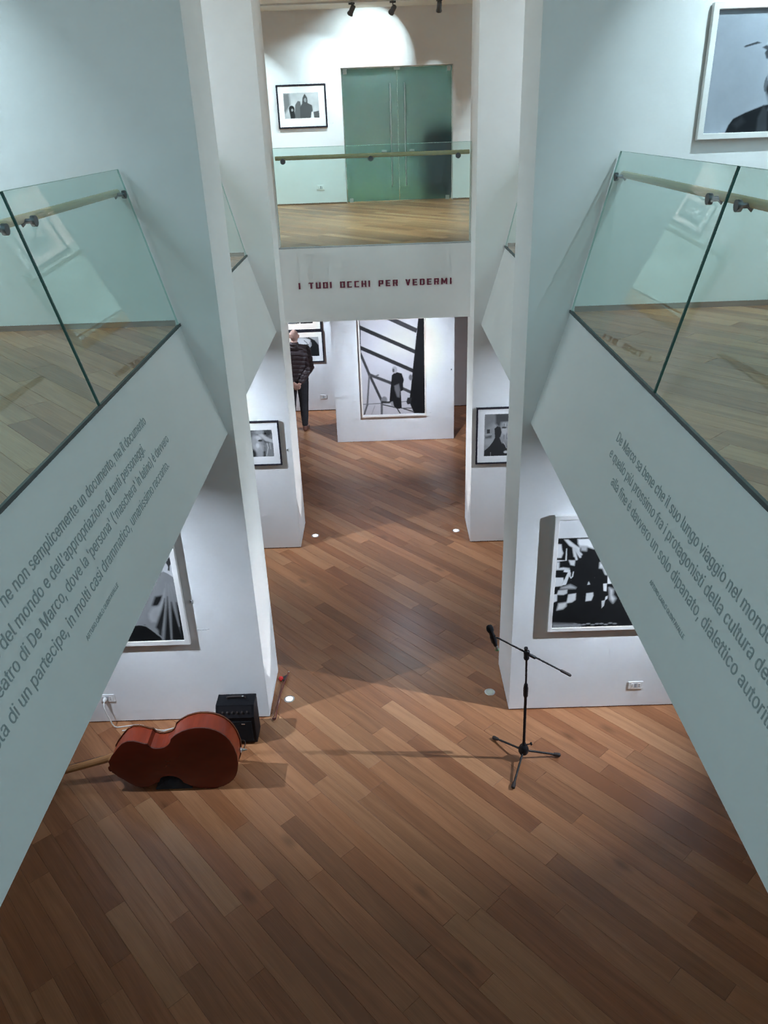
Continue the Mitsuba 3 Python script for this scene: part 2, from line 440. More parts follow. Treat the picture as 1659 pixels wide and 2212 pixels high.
for x in (-1.04, -.091, .851):
    b = obj('bracket', lathe([(.028, -.008), (.028, .012), (.012, .014), (.012, .06)], (x, yg, FL + .895), (0, 1, 0), 16), 'm_steel_dark', k, smooth=40)
    obj('arm', tube([(x, yg + .055, FL + .895), (x, yg + .07, FL + .9), (x, yg + .07, FL + .915)], .009, 8), 'm_steel_dark', b, smooth=40)

# ------------------------------------------------------------------ frosted double door at the far end of the bridge
k = struct('door_1', 'frosted green glass double door with long steel bar handles')
yd = YDOOR + .15
mid = .333
for x0, x1 in ((DX0 + .012, mid - .004), (mid + .004, DX1 - .012)):
    obj('leaf', bx(x0, x1, yd - .005, yd + .005, FL + .012, FL + DH - .012), 'm_frosted', k)
for x, sgn in ((.214, 1), (.45, -1)):
    h = obj('handle', tube([(x, yd - .055, FL + .24), (x, yd - .055, FL + 1.80)], .0125, 12), 'm_steel', k, smooth=40)
    for z in (.34, 1.70):
        obj('standoff', lathe([(.012, 0), (.012, .05)], (x, yd - .005, FL + z), (0, -1, 0), 12), 'm_steel', h, smooth=40)
for x, z in ((-.515, 2.0), (1.178, 2.0), (-.5, .035), (1.16, .035)):
    obj('hinge', bev(x - .032, x + .032, yd - .016, yd + .016, FL + z - .055, FL + z + .03, .004), 'm_steel', k)
obj('stop', bev(mid - .05, mid + .05, yd - .018, yd + .016, FL + 1.985, FL + 2.025, .004), 'm_steel', k)
for x in (.09, .557):
    obj('lock', bev(x - .045, x + .045, yd - .014, yd + .014, FL + .775, FL + .805, .003), 'm_steel', k)

# dark block in the room behind, darkening the right frosted leaf
k = thing('cabinet', 'dark block seen blurred through the right leaf of the frosted door', 'cabinet')
obj('body', bev(.78, 1.8, 15.25, 15.7, FL + .06, FL + 1.08, .006), 'm_black_vinyl', k)
obj('plinth', bx(.81, 1.77, 15.28, 15.68, FL + .001, FL + .06), 'm_black', k)
obj('top', bev(.76, 1.82, 15.23, 15.72, FL + 1.08, FL + 1.11, .004), 'm_black', k)

# ------------------------------------------------------------------ printed photographs (generic subjects, painted per vertex)
class Print:
    """a grid in metres, a to the right, b up; tone 0..1"""
    def __init__(s, w, h, step, bg):
        s.w, s.h = w, h
        s.nx, s.ny = max(3, int(w / step)), max(3, int(h / step))
        a, b = np.meshgrid(np.linspace(0, w, s.nx), np.linspace(0, h, s.ny))
        s.a, s.b = a, b
        s.t = np.full(a.shape, float(bg))
    def put(s, mask, tone):
        s.t = s.t * (1 - mask) + np.asarray(tone) * mask
    def poly(s, pts, tone, soft=.003):
        p = np.asarray(pts, float)
        d = np.full(s.a.shape, 9.0)
        ins = np.zeros(s.a.shape, bool)
        for i in range(len(p)):
            q, r = p[i], p[(i + 1) % len(p)]
            e = r - q
            L = e @ e + 1e-12
            t = np.clip(((s.a - q[0]) * e[0] + (s.b - q[1]) * e[1]) / L, 0, 1)
            d = np.minimum(d, np.hypot(s.a - q[0] - t * e[0], s.b - q[1] - t * e[1]))
            c = (q[1] > s.b) != (r[1] > s.b)
            ins ^= c & (s.a < (r[0] - q[0]) * (s.b - q[1]) / (r[1] - q[1] + 1e-12) + q[0])
        sd = np.where(ins, d, -d)
        s.put(np.clip(.5 + sd / (2 * soft), 0, 1), tone)
    def ell(s, c, r, tone, soft=.15, rot=0):
        ca, sa = math.cos(rot), math.sin(rot)
        x, y = s.a - c[0], s.b - c[1]
        d = np.hypot((x * ca + y * sa) / r[0], (-x * sa + y * ca) / r[1])
        s.put(np.clip((1 - d) / soft + .5, 0, 1), tone)
    def line(s, pts, w, tone, soft=.003):
        for q, r in zip(pts[:-1], pts[1:]):
            q, r = np.asarray(q, float), np.asarray(r, float)
            e = r - q
            t = np.clip(((s.a - q[0]) * e[0] + (s.b - q[1]) * e[1]) / (e @ e + 1e-12), 0, 1)
            d = np.hypot(s.a - q[0] - t * e[0], s.b - q[1] - t * e[1])
            s.put(np.clip(.5 + (w / 2 - d) / (2 * soft), 0, 1), tone)
    def grain(s, amp, sc, seed):
        n = meshkit.fbm(np.stack([s.a * sc, s.b * sc, s.a * 0], -1), 4, seed)
        s.t = np.clip(s.t + amp * (n - .5), 0, 1)
    def mesh(s, x0, z0, y, tint=(1, 1, 1)):
        v = np.stack([x0 + s.a, np.full(s.a.shape, y), z0 + s.b], -1).reshape(-1, 3)
        i, j = np.meshgrid(np.arange(s.ny - 1), np.arange(s.nx - 1), indexing='ij')
        p = (i * s.nx + j).ravel()
        f = np.vstack([np.c_[p, p + 1, p + s.nx + 1], np.c_[p, p + s.nx + 1, p + s.nx]])
        c = (s.t.reshape(-1, 1) * .80 + .001) * np.asarray(tint)
        return trimesh.Trimesh(v, f, process=False), c

def homography(c, w, h):
    """source corners (top-left, top-right, bottom-right, bottom-left) of a drawing -> metres on the print"""
    dst = [(0, h), (w, h), (w, 0), (0, 0)]
    A, B = [], []
    for (x, y), (X, Y) in zip(c, dst):
        A += [[x, y, 1, 0, 0, 0, -X * x, -X * y], [0, 0, 0, x, y, 1, -Y * x, -Y * y]]
        B += [X, Y]
    H = np.append(np.linalg.solve(A, B), 1).reshape(3, 3)
    def f(*pts):
        q = np.c_[np.array(pts, float), np.ones(len(pts))] @ H.T
        return q[:, :2] / q[:, 2:]
    return f

def picture(label, x0, x1, z0, z1, y, depth, bar, fm, mat_b, pr, cat='picture', tint=(1, 1, 1), rec=.012, group=None, pw=None):
    """frame on a wall whose face is at y; mat_b = (left, right, bottom, top) margins between frame and print"""
    k = thing('framed_picture', label, cat, group)
    yf = y - depth
    out = [(x0, z0), (x1, z0), (x1, z1), (x0, z1)]
    inn = [(x0 + bar, z0 + bar), (x1 - bar, z0 + bar), (x1 - bar, z1 - bar), (x0 + bar, z1 - bar)]
    c = .0025
    def loop(d, yy):      # d > 0: that far inside the outer edge
        return [(x0 + d, yy, z0 + d), (x1 - d, yy, z0 + d), (x1 - d, yy, z1 - d), (x0 + d, yy, z1 - d)]
    loops = [loop(0, y - .012), loop(0, yf + c), loop(c, yf), loop(bar - c, yf), loop(bar, yf + c), loop(bar, y - .012)]
    FF = []
    for i in range(6):
        for j in range(4):
            a, b, e, g = i * 4 + j, i * 4 + (j + 1) % 4, ((i + 1) % 6) * 4 + (j + 1) % 4, ((i + 1) % 6) * 4 + j
            FF += [(a, e, b), (a, g, e)]
    fr = trimesh.Trimesh([q for l in loops for q in l], FF, process=False)
    fr.fix_normals()
    obj('frame', fr, fm, k)
    for hx in (x0 + .08, x1 - .12):
        obj('hanger', bx(hx, hx + .04, y - .0125, y - .0005, z1 - .1, z1 - .05), 'm_steel_dark', k)
    yp = yf + rec
    obj('backing', bx(x0 + bar * .6, x1 - bar * .6, yp + .003, y - .010, z0 + bar * .6, z1 - bar * .6), 'm_plastic_grey', k)
    X0, X1, Z0, Z1 = x0 + bar + mat_b[0], x1 - bar - mat_b[1], z0 + bar + mat_b[2], z1 - bar - mat_b[3]
    if any(mat_b):
        b = bar * .7
        obj('passepartout', xz(Polygon([(x0 + b, z0 + b), (x1 - b, z0 + b), (x1 - b, z1 - b), (x0 + b, z1 - b)], [[(X0, Z0), (X1, Z0), (X1, Z1), (X0, Z1)]]), yp - .0005, yp + .002), 'm_mat', k)
    P = pr(X1 - X0, Z1 - Z0)
    m, c = P.mesh(X0, Z0, yp + .0012, tint)
    obj('print', m, 'm_print', k, color=c, smooth=True)
    return k

# 1 hooded figures, bridge wall
def pr_hood(w, h):
    P = Print(w, h, .0035, .62); f = homography([(235, 655), (475, 652), (480, 832), (248, 836)], w, h)
    P.grain(.30, 6, 3)
    P.poly(f((235, 655), (275, 655), (285, 740), (250, 800), (240, 790)), .22, .02)
    P.poly(f((310, 840), (318, 740), (335, 712), (352, 715), (360, 765), (356, 840)), .16, .006)
    P.poly(f((352, 840), (350, 760), (365, 730), (368, 690), (383, 660), (400, 690), (403, 728), (432, 745), (436, 780), (424, 840)), .10, .005)
    P.ell(f((386, 706))[0], (.02, .03), .34)
    P.ell(f((294, 768))[0], (.045, .048), .035); P.poly(f((276, 775), (310, 770), (320, 840), (288, 840)), .04, .006)
    P.ell(f((297, 776))[0], (.018, .022), .35)
    P.poly(f((424, 840), (440, 792), (485, 782), (490, 840)), .12, .005); P.poly(f((422, 840), (428, 790), (440, 792), (446, 838)), .9, .006)
    return P
picture('black-framed photograph of hooded seated figures left of the frosted glass door', -1.637, -.832, FL + 1.186, FL + 1.822, YDOOR, .035, .022, 'm_frame_black', (.088, .105, .125, .10), pr_hood)
# 2 large portrait, upper right
def pr_point(w, h):
    P = Print(w, h, .004, .40); P.grain(.14, 5, 5)
    P.poly([(.145, -.01), (.165, .045), (.19, .08), (.26, .112), (.37, .15), (.44, .16), (.62, .15), (.76, .09), (.83, -.01)], .018, .004)
    P.poly([(.35, -.01), (.345, .08), (.37, .15), (.40, .12), (.42, -.01)], .05, .008)
    P.poly([(.185, .05), (.24, .09), (.27, .06), (.22, .02)], .035, .012)
    P.poly([(.40, .12), (.60, .12), (.58, .22), (.42, .22)], .12, .006)
    P.ell((.48, .27), (.115, .15), .20, .12); P.ell((.455, .27), (.06, .10), .42, .8)
    P.ell((.366, .27), (.014, .045), .13); P.ell((.375, .315), (.01, .03), .3); P.ell((.40, .24), (.03, .035), .03, .5); P.ell((.47, .27), (.035, .02), .05, .5)
    P.ell((.48, .385), (.11, .05), .30, .3)
    P.poly([(.19, .478), (.20, .486), (.25, .505), (.305, .525), (.40, .565), (.46, .55), (.46, .46), (.37, .40), (.34, .41), (.325, .44), (.335, .455), (.305, .47), (.30, .49), (.25, .485), (.20, .473)], .42, .003)
    P.poly([(.19, .478), (.20, .484), (.27, .502), (.295, .494), (.25, .485), (.20, .473)], .05, .003)
    P.poly([(.305, .47), (.33, .482), (.40, .475), (.44, .43), (.37, .40), (.34, .41), (.325, .44), (.335, .455)], .06, .004)
    P.ell((.36, .49), (.03, .014), .6, .5)
    return P
picture('large white-framed portrait of a man in black, pointing, above the right balustrade', 2.045, 3.09, 4.697, 5.445, Y1, .05, .036, 'm_frame_white', (0, 0, 0, 0), pr_point, tint=(.86, .93, 1.06), rec=.03)
# 3 cloaked figure, lower left
def pr_cloak(w, h):
    P = Print(w, h, .0032, .62); P.grain(.2, 7, 6)
    def g(*pts):
        return [(w - (1170 - (1910 - y) * .169 - x) * .00039, (1910 - y) * .000546) for x, y in pts]
    P.poly(g((-800, 1500), (-400, 1150), (300, 800), (600, 700), (760, 650), (830, 675), (980, 760), (1200, 780), (1300, 1000), (1400, 1950), (-800, 1950)), .20, .004)
    P.poly(g((480, 1250), (560, 1090), (720, 1070), (700, 1170), (600, 1270)), .012, .012)
    P.poly(g((400, 1400), (480, 1300), (640, 1250), (720, 1110), (780, 960), (760, 1120), (680, 1330), (560, 1560), (450, 1560), (400, 1480)), .30, .014)
    for (top, w0, b0, b1) in (((770, 1130), 8, 560, 640), ((830, 1100), 6, 720, 870), ((905, 1200), 8, 890, 1140), ((1015, 1210), 8, 1090, 1500)):
        P.poly(g((top[0] - w0, top[1]), (top[0] + w0, top[1]), (b1, 1925), (b0, 1925)), .012, .012)
    P.poly(g((540, 1660), (700, 1330), (770, 1200), (760, 1380), (700, 1600), (630, 1740)), .015, .012)
    for q in (((800, 850), (775, 1250), (700, 1720)), ((852, 880), (862, 1300), (880, 1880)), ((890, 900), (970, 1300), (1060, 1650)), ((905, 850), (1060, 1150))):
        P.line(g(*q), .009, .22, .007)
    P.poly(g((-800, 1700), (300, 1600), (330, 1610), (660, 1880), (660, 1930), (-800, 1930)), .008, .004)
    P.line(g((-300, 1500), (330, 1625), (560, 1770), (700, 1880)), .012, .22, .005)
    P.poly(g((855, 630), (868, 570), (845, 520), (860, 440), (905, 400), (925, 500), (900, 560), (895, 640)), .02, .004)
    P.ell(g((880, 500))[0], (.02, .022), .03)
    return P
picture('large white-framed photograph of a flared dark cloak, half hidden under the left fascia', -2.90, -1.772, .872, 1.99, Y1, .045, .045, 'm_frame_white', (0, 0, 0, 0), pr_cloak, rec=.012)
# 4 chequered interior, lower right
def pr_check(w, h):
    P = Print(w, h, .0032, .012)
    def g(*pts):
        return [((x - (150 + (1940 - y) * .0709)) * .000543, (1940 - y) * .000619) for x, y in pts]
    W = .86
    def q(pts, tone=W, soft=.003):
        P.poly(g(*pts), tone, soft)
    q([(340, 545), (400, 545), (520, 640), (580, 680), (570, 730), (520, 700), (420, 640)], .75, .006)
    q([(545, 545), (1200, 540), (1200, 700), (790, 700), (690, 665), (580, 665), (550, 610)], .88, .01)
    q([(580, 640), (690, 650), (680, 730), (600, 720)], .45, .01)
    for a, b in (((520, 690), (600, 780)), ((510, 700), (585, 815)), ((490, 690), (530, 850)), ((480, 680), (500, 800))):
        P.line(g(a, b), .017, .70, .006)
    q([(235, 610), (300, 615), (310, 700), (330, 750), (300, 820), (225, 820)], .8, .006)
    q([(360, 860), (372, 680), (385, 680), (382, 865), (230, 880), (230, 850)], .75)
    q([(410, 860), (510, 865), (500, 950), (440, 935)], .7, .006)
    q([(225, 880), (270, 890), (265, 980), (330, 970), (420, 985), (425, 1010), (220, 1005)], .75, .008)
    q([(350, 1005), (435, 1010), (438, 1060), (375, 1240), (305, 1255), (400, 1050), (330, 1040)], .82, .003)
    q([(200, 1125), (330, 1130), (340, 1180), (310, 1260), (190, 1270)], .75, .005)
    P.line(g((438, 1060), (432, 1110), (450, 1138), (472, 1115), (485, 1045)), .010, .75, .003)
    q([(300, 1280), (440, 1240), (530, 1290), (520, 1310), (290, 1308)], .4, .012)
    q([(700, 1255), (722, 1200), (748, 1250)], .7)
    q([(255, 1330), (395, 1322), (392, 1380), (340, 1405), (235, 1400)], .7, .006)
    q([(185, 1390), (240, 1392), (235, 1500), (175, 1525)], .75, .005)
    q([(410, 1400), (530, 1385), (525, 1490), (470, 1530), (385, 1540)], .75, .006)
    q([(260, 1540), (385, 1525), (380, 1590), (330, 1635), (235, 1650)], .75, .01)
    q([(690, 1390), (795, 1378), (802, 1430), (770, 1510), (680, 1518)], .72, .005)
    q([(945, 1245), (1005, 1240), (1000, 1370), (955, 1360)], .85, .003)
    q([(880, 910), (905, 900), (1010, 1080), (1010, 1115), (970, 1100), (930, 1010), (875, 1000)], .6, .008)
    q([(1010, 1130), (1250, 1130), (1250, 1250), (1012, 1250)], .85, .003)
    q([(1040, 1310), (1110, 1340), (1100, 1430), (1150, 1490), (1110, 1560), (1060, 1500)], .6, .015)
    q([(990, 1450), (1025, 1440), (1020, 1490), (980, 1515)], .7); q([(930, 1520), (985, 1510), (970, 1600), (935, 1640)], .7)
    q([(160, 1940), (165, 1870), (500, 1890), (600, 1910), (620, 1945)], .28, .02)
    for i in range(12):
        P.ell(g((380 + i * 70, 1900 + 12 * math.sin(i * 2.3)))[0], (.018, .008), .22, .8)
    P.t = np.where(P.b > .872, .82, P.t)
    P.poly([(-.1, .868), (w + .1, .868), (w + .1, .876), (-.1, .876)], .02, .0015)
    return P
picture('white-framed photograph of a black figure among chequered tiles, behind the microphone', 1.314, 2.44, .885, 2.005, Y1, .045, .037, 'm_frame_white', (0, 0, 0, 0), pr_check, rec=.012)
# 5 small portrait on the far cross wall, left
def pr_arm(w, h):
    P = Print(w, h, .003, .12); f = homography([(280, 298), (680, 292), (715, 662), (320, 668)], w, h)
    P.grain(.5, 22, 8)
    P.ell(f((510, 520))[0], (.06, .13), .5, .8, .3); P.ell(f((515, 405))[0], (.04, .03), .62, .8); P.ell(f((540, 440))[0], (.025, .012), .04, .6)
    P.line(f((545, 355), (620, 420), (690, 455)), .045, .55, .012); P.ell(f((530, 320))[0], (.05, .03), .34, .7)
    P.ell(f((470, 450))[0], (.03, .05), .4, .8); P.ell(f((510, 510))[0], (.02, .03), .72, .8)
    P.poly(f((600, 480), (690, 470), (715, 660), (610, 665)), .26, .012); P.line(f((625, 480), (640, 540), (622, 660)), .008, .7, .004)
    P.poly(f((560, 600), (605, 590), (610, 668), (575, 668)), .02, .01); P.ell(f((545, 620))[0], (.035, .06), .42, .8); P.ell(f((465, 620))[0], (.025, .05), .03, .6)
    P.line(f((660, 480), (672, 560)), .006, .6, .004); P.ell(f((640, 330))[0], (.03, .035), .06, .6)
    return P
picture('black-framed photograph of a face under a raised arm, far cross wall, left', -1.865, -1.296, 1.172, 1.742, Y2, .035, .018, 'm_frame_black', (.073, .072, .098, .096), pr_arm)
# 6 man at window, far cross wall right
def pr_man(w, h):
    P = Print(w, h, .003, .30); f = homography([(555, 222), (935, 212), (905, 780), (542, 790)], w, h)
    P.grain(.22, 9, 9)
    P.poly(f((540, 215), (700, 215), (690, 330), (545, 420)), .22, .03); P.poly(f((690, 215), (935, 212), (930, 330), (760, 330), (740, 400), (690, 350)), .07, .015)
    P.poly(f((580, 430), (618, 430), (618, 480), (580, 485)), .05); P.poly(f((560, 530), (640, 510), (640, 555), (560, 560)), .12, .01); P.line(f((550, 500), (640, 495)), .005, .55); P.poly(f((545, 560), (680, 545), (640, 640), (545, 640)), .42, .02)
    P.poly(f((790, 340), (860, 330), (930, 330), (920, 560), (830, 560)), .45, .02)
    for x in (800, 835, 862, 890):
        P.line(f((x, 350), (x - 6, 560)), .006, .08)
    P.ell(f((805, 445))[0], (.033, .05), .5, .5); P.ell(f((800, 405))[0], (.03, .012), .05, .6)
    P.poly(f((545, 790), (545, 720), (610, 660), (660, 590), (682, 540), (676, 420), (712, 385), (752, 400), (765, 470), (745, 550), (760, 600), (860, 690), (905, 720), (905, 795)), .035, .004)
    P.poly(f((740, 540), (790, 520), (800, 600), (770, 620)), .3, .008); P.line(f((790, 600), (825, 680)), .008, .5); P.ell(f((820, 735))[0], (.03, .018), .6, .5)
    P.line(f((625, 740), (625, 790)), .004, .5)
    return P
picture('black-framed photograph of a dark man by a window, far cross wall, right', 1.050, 1.62, 1.097, 1.816, Y2, .035, .018, 'm_frame_black', (.082, .10, .082, .068), pr_man)
# 7 robed figure under beams, free-standing wall
def pr_monk(w, h):
    P = Print(w, h, .0045, .66); f = homography([(265, 108), (1325, 88), (1340, 1600), (340, 1622)], w, h)
    P.grain(.10, 3, 10)
    D = .03
    P.line(f((280, 220), (1180, 620)), .062, D, .006); P.line(f((290, 545), (1150, 925)), .062, D, .006)
    P.poly(f((715, 95), (880, 92), (1220, 250), (1200, 320)), .05, .005)
    P.line(f((265, 100), (285, 260), (290, 640)), .014, .06); P.line(f((290, 640), (430, 960), (640, 1400)), .042, .055, .006)
    P.line(f((440, 980), (800, 1120)), .05, .065, .008); P.line(f((970, 1200), (1120, 1270)), .05, .065, .008); P.line(f((435, 1000), (405, 1460)), .028, .16, .006); P.line(f((405, 1460), (355, 1610)), .03, .14, .006)
    P.line(f((640, 1390), (640, 1610)), .035, .14, .006); P.line(f((340, 1450), (620, 1440)), .012, .2); P.line(f((530, 1470), (475, 1615)), .005, .25); P.line(f((660, 1460), (880, 1510), (940, 1600)), .02, .10)
    P.ell(f((680, 1380))[0], (.05, .055), .25, .4); P.poly(f((630, 1440), (640, 1400), (770, 1410), (770, 1440)), .04, .006); P.line(f((540, 1000), (585, 985)), .02, .15)
    P.poly(f((1235, 80), (1340, 80), (1345, 1610), (1165, 1600), (1100, 1450), (1090, 1380), (1110, 1250), (1140, 950)), .012, .005)
    P.poly(f((1040, 1420), (1060, 1350), (1130, 1355), (1110, 1450), (1060, 1460)), .03, .006); P.line(f((960, 1420), (1040, 1410)), .01, .15); P.ell(f((1110, 1030))[0], (.03, .05), .18, .5)
    P.line(f((960, 1520), (1130, 1520)), .015, .1); P.line(f((990, 1525), (1160, 1580)), .02, .08)
    P.poly(f((765, 1430), (780, 1230), (805, 990), (840, 960), (890, 945), (965, 965), (1000, 1070), (985, 1130), (990, 1230), (950, 1250), (965, 1520), (900, 1530), (840, 1490), (800, 1440)), .015, .004)
    P.poly(f((845, 1160), (920, 1130), (940, 1230), (930, 1350), (890, 1340), (850, 1220)), .14, .012)
    P.poly(f((780, 1420), (820, 1410), (840, 1490), (800, 1480)), .4, .008)
    P.ell(f((848, 905))[0], (.042, .058), .45, .3); P.ell(f((830, 915))[0], (.016, .03), .12, .5)
    return P
picture('tall cream-framed photograph of a robed figure under beams on the free-standing wall', -.430, .648, .440, 2.085, 12.45, .04, .026, 'm_frame_cream', (0, 0, .02, 0), pr_monk, tint=(1.0, .95, .98), rec=.01)
# 8, 9 two frames one above the other on the back wall
def pr_pair(w, h):
    P = Print(w, h, .006, .82)
    P.poly([(w * .02, -.01), (w * .46, -.01), (w * .46, h), (w * .02, h)], .12, .003); P.poly([(w * .51, -.01), (w * 1.02, -.01), (w * 1.02, h), (w * .51, h)], .015, .003)
    return P
picture('upper black-framed picture on the back wall, cut off by the bridge', -1.85, -1.139, 1.532, 2.10, YBACK, .03, .02, 'm_frame_black', (.09, .13, .105, .09), pr_pair)
def pr_face(w, h):
    P = Print(w, h, .004, .45); f = homography([(330, 388), (682, 382), (702, 692), (360, 700)], w, h)
    P.poly(f((480, 400), (560, 385), (640, 440), (690, 520), (705, 700), (540, 700), (560, 600), (600, 520), (570, 420)), .015, .008)
    P.poly(f((340, 470), (430, 395), (520, 400), (580, 430), (580, 500), (560, 560), (540, 640), (430, 560)), .62, .015)
    P.ell(f((545, 570))[0], (.03, .022), .03, .5); P.line(f((500, 440), (540, 480)), .012, .15); P.line(f((450, 555), (490, 520)), .014, .08); P.ell(f((585, 490))[0], (.02, .03), .35, .6)
    P.line(f((540, 500), (560, 510)), .016, .06)
    return P
picture('black-framed portrait with streaming dark hair on the back wall behind the man', -1.85, -1.125, .943, 1.522, YBACK, .03, .02, 'm_frame_black', (.13, .065, .095, .095), pr_face)
# 10 picture right of the door, seen only as a reflection in the left balustrade
def pr_two(w, h):
    P = Print(w, h, .006, .45); P.grain(.5, 9, 12); P.ell((w * .35, h * .6), (.10, .16), .12, .3); P.ell((w * .36, h * .68), (.05, .07), .6, .4); P.ell((w * .7, h * .4), (.12, .13), .25, .4)
    return P
picture('black-framed photograph of two heads on the far upper wall, right of the frosted door', 2.40, 3.13, 4.93, 5.66, YDOOR, .035, .022, 'm_frame_black', (.09, .10, .12, .10), pr_two)

def pr_dark(w, h):
    P = Print(w, h, .006, .22); P.grain(.35, 8, 15); P.ell((w * .4, h * .62), (.05, .06), .75, .6); P.ell((w * .62, h * .4), (.09, .08), .5, .5); P.poly([(0, 0), (w, 0), (w, h * .25), (w * .5, h * .32), (0, h * .2)], .08, .02)
    return P
picture('black-framed dark photograph on the far upper wall, furthest left of the frosted door', -2.80, -2.13, 4.90, 5.43, YDOOR, .035, .022, 'm_frame_black', (.09, .09, .09, .08), pr_dark)

# ------------------------------------------------------------------ small caption tags beside the pictures
def tag_plate(x, z, y, label):
    k = thing('caption_tag', label, 'tag')
    obj('plate', bev(x - .012, x + .012, y - .006, y - .0005, z - .016, z + .016, .002), 'm_plastic_grey', k)
    obj('number', bx(x - .004, x + .004, y - .0068, y - .0058, z - .007, z + .007), 'm_black', k)
tag_plate(-1.222, 1.355, Y2, 'small grey number tag right of the raised-arm photograph')
tag_plate(1.064, 1.208, 12.45, 'small grey number tag right of the robed figure photograph')
tag_plate(-1.715, 1.286, Y1, 'small grey number tag right of the dark cloak photograph')
def caption(x, z, y, w, label):
    k = thing('caption_strip', label, 'caption')
    obj('backing', bx(x - w / 2, x + w / 2, y - .0022, y - .0005, z - .014, z + .014), 'm_mat', k)
    for i in range(2):
        obj('text_line', bx(x - w / 2 + .004, x + w / 2 - .004 - .2 * w * i, y - .003, y - .002, z + .006 - .009 * i, z + .0085 - .009 * i), 'm_letter_grey', k)
caption(-1.655, .99, Y1, .12, 'faint caption strip on the wall right of the dark cloak photograph')
caption(-1.065, 1.10, YBACK, .07, 'faint caption strip right of the long-haired portrait on the back wall')
caption(.70, .47, 12.45, .06, 'faint caption strip beside the lower right corner of the robed figure photograph')
caption(-.76, FL + 1.24, YDOOR, .06, 'faint caption strip right of the hooded figures photograph')

# ------------------------------------------------------------------ wall sockets
def socket(x, z, y, label, w=.135, h=.082):
    k = thing('wall_socket', label, 'socket')
    obj('plate', bev(x - w / 2, x + w / 2, y - .011, y - .0005, z - h / 2, z + h / 2, .003), 'm_plastic_white', k)
    for i in range(3):
        cx = x + (i - 1) * .032
        o = obj('insert', bev(cx - .014, cx + .014, y - .0135, y - .009, z - .024, z + .024, .002), 'm_plastic_white' if i != 1 else 'm_plastic_grey', k)
        for dz in (-.011, 0, .011):
            obj('pin_hole', lathe([(.003, 0), (.003, .0012)], (cx, y - .0135, z + dz), (0, -1, 0), 8), 'm_black', o)
    return k
socket(2.155, .249, Y1, 'white wall socket plate under the chequered photograph at the right')
socket(-2.619, .285, Y1, 'white wall socket with a plug in it, left above the double bass')
socket(-1.19, .271, YBACK, 'white wall socket plate low on the back wall behind the standing man')
socket(-1.013, FL + .267, YDOOR, 'white wall socket plate on the upper far wall left of the frosted door')

# ------------------------------------------------------------------ lettering on the bridge and the fascias
GLY = {'I': [(.34, 0, .66, 1)], 'T': [(0, .85, 1, 1), (.33, 0, .67, 1)], 'U': [(0, 0, .31, 1), (.69, 0, 1, 1), (0, 0, 1, .13)], 'O': [(0, 0, .31, 1), (.69, 0, 1, 1), (0, 0, 1, .13), (0, .87, 1, 1)],
       'C': [(0, 0, .33, 1), (0, 0, .95, .13), (0, .87, .95, 1)], 'H': [(0, 0, .31, 1), (.69, 0, 1, 1), (0, .42, 1, .56)], 'P': [(0, 0, .31, 1), (0, .87, 1, 1), (.67, .4, 1, 1), (0, .36, 1, .49)],
       'E': [(0, 0, .33, 1), (0, 0, .95, .13), (0, .87, .95, 1), (0, .44, .85, .56)], 'D': [(0, 0, .31, 1), (.68, .1, 1, .9), (0, 0, .9, .13), (0, .87, .9, 1)]}
def glyph(c):
    if c in GLY:
        p = sbox(*GLY[c][0])
        for q in GLY[c][1:]:
            p = p.union(sbox(*q))
    elif c == 'R':
        p = sbox(0, 0, .31, 1).union(sbox(0, .87, 1, 1)).union(sbox(.68, .48, 1, 1)).union(sbox(0, .40, .98, .53)).union(Polygon([(.55, .42), (.85, .42), (1.02, 0), (.68, 0)]))
    elif c == 'V':
        p = Polygon([(0, 1), (.34, 1), (.5, .38), (.66, 1), (1, 1), (.66, 0), (.34, 0)])
    elif c == 'M':
        p = Polygon([(0, 0), (0, 1), (.3, 1), (.62, .5), (.94, 1), (1.24, 1), (1.24, 0), (.95, 0), (.95, .55), (.7, .15), (.54, .15), (.29, .55), (.29, 0)])
    return p
k = thing('bridge_lettering', 'spaced dark red capitals reading I TUOI OCCHI PER VEDERMI on the bridge front', 'lettering')
text = 'I TUOI OCCHI PER VEDERMI'
n = len(text)
xs, xe, lh = -.972, .812, .068
adv = [.62 if c == 'I' else .78 if c == ' ' else 1.24 if c == 'M' else 1.0 for c in text]
pitch = (xe - xs - .045) / (sum(adv) - adv[-1])
x = xs
for c, a in zip(text, adv):
    if c != ' ':
        g = glyph(c)
        wd = .056
        m = extr(g, 1.0)
        v = m.vertices.copy()
        off = -.36 * wd if c == 'I' else 0
        m.vertices = np.stack([x + off + v[:, 0] * wd, YBR - .0005 - .010 * v[:, 2], 3.169 + v[:, 1] * lh], 1)
        m.faces = m.faces[:, ::-1]
        obj('letter', m, 'm_letter_red', k)
    x += pitch * a

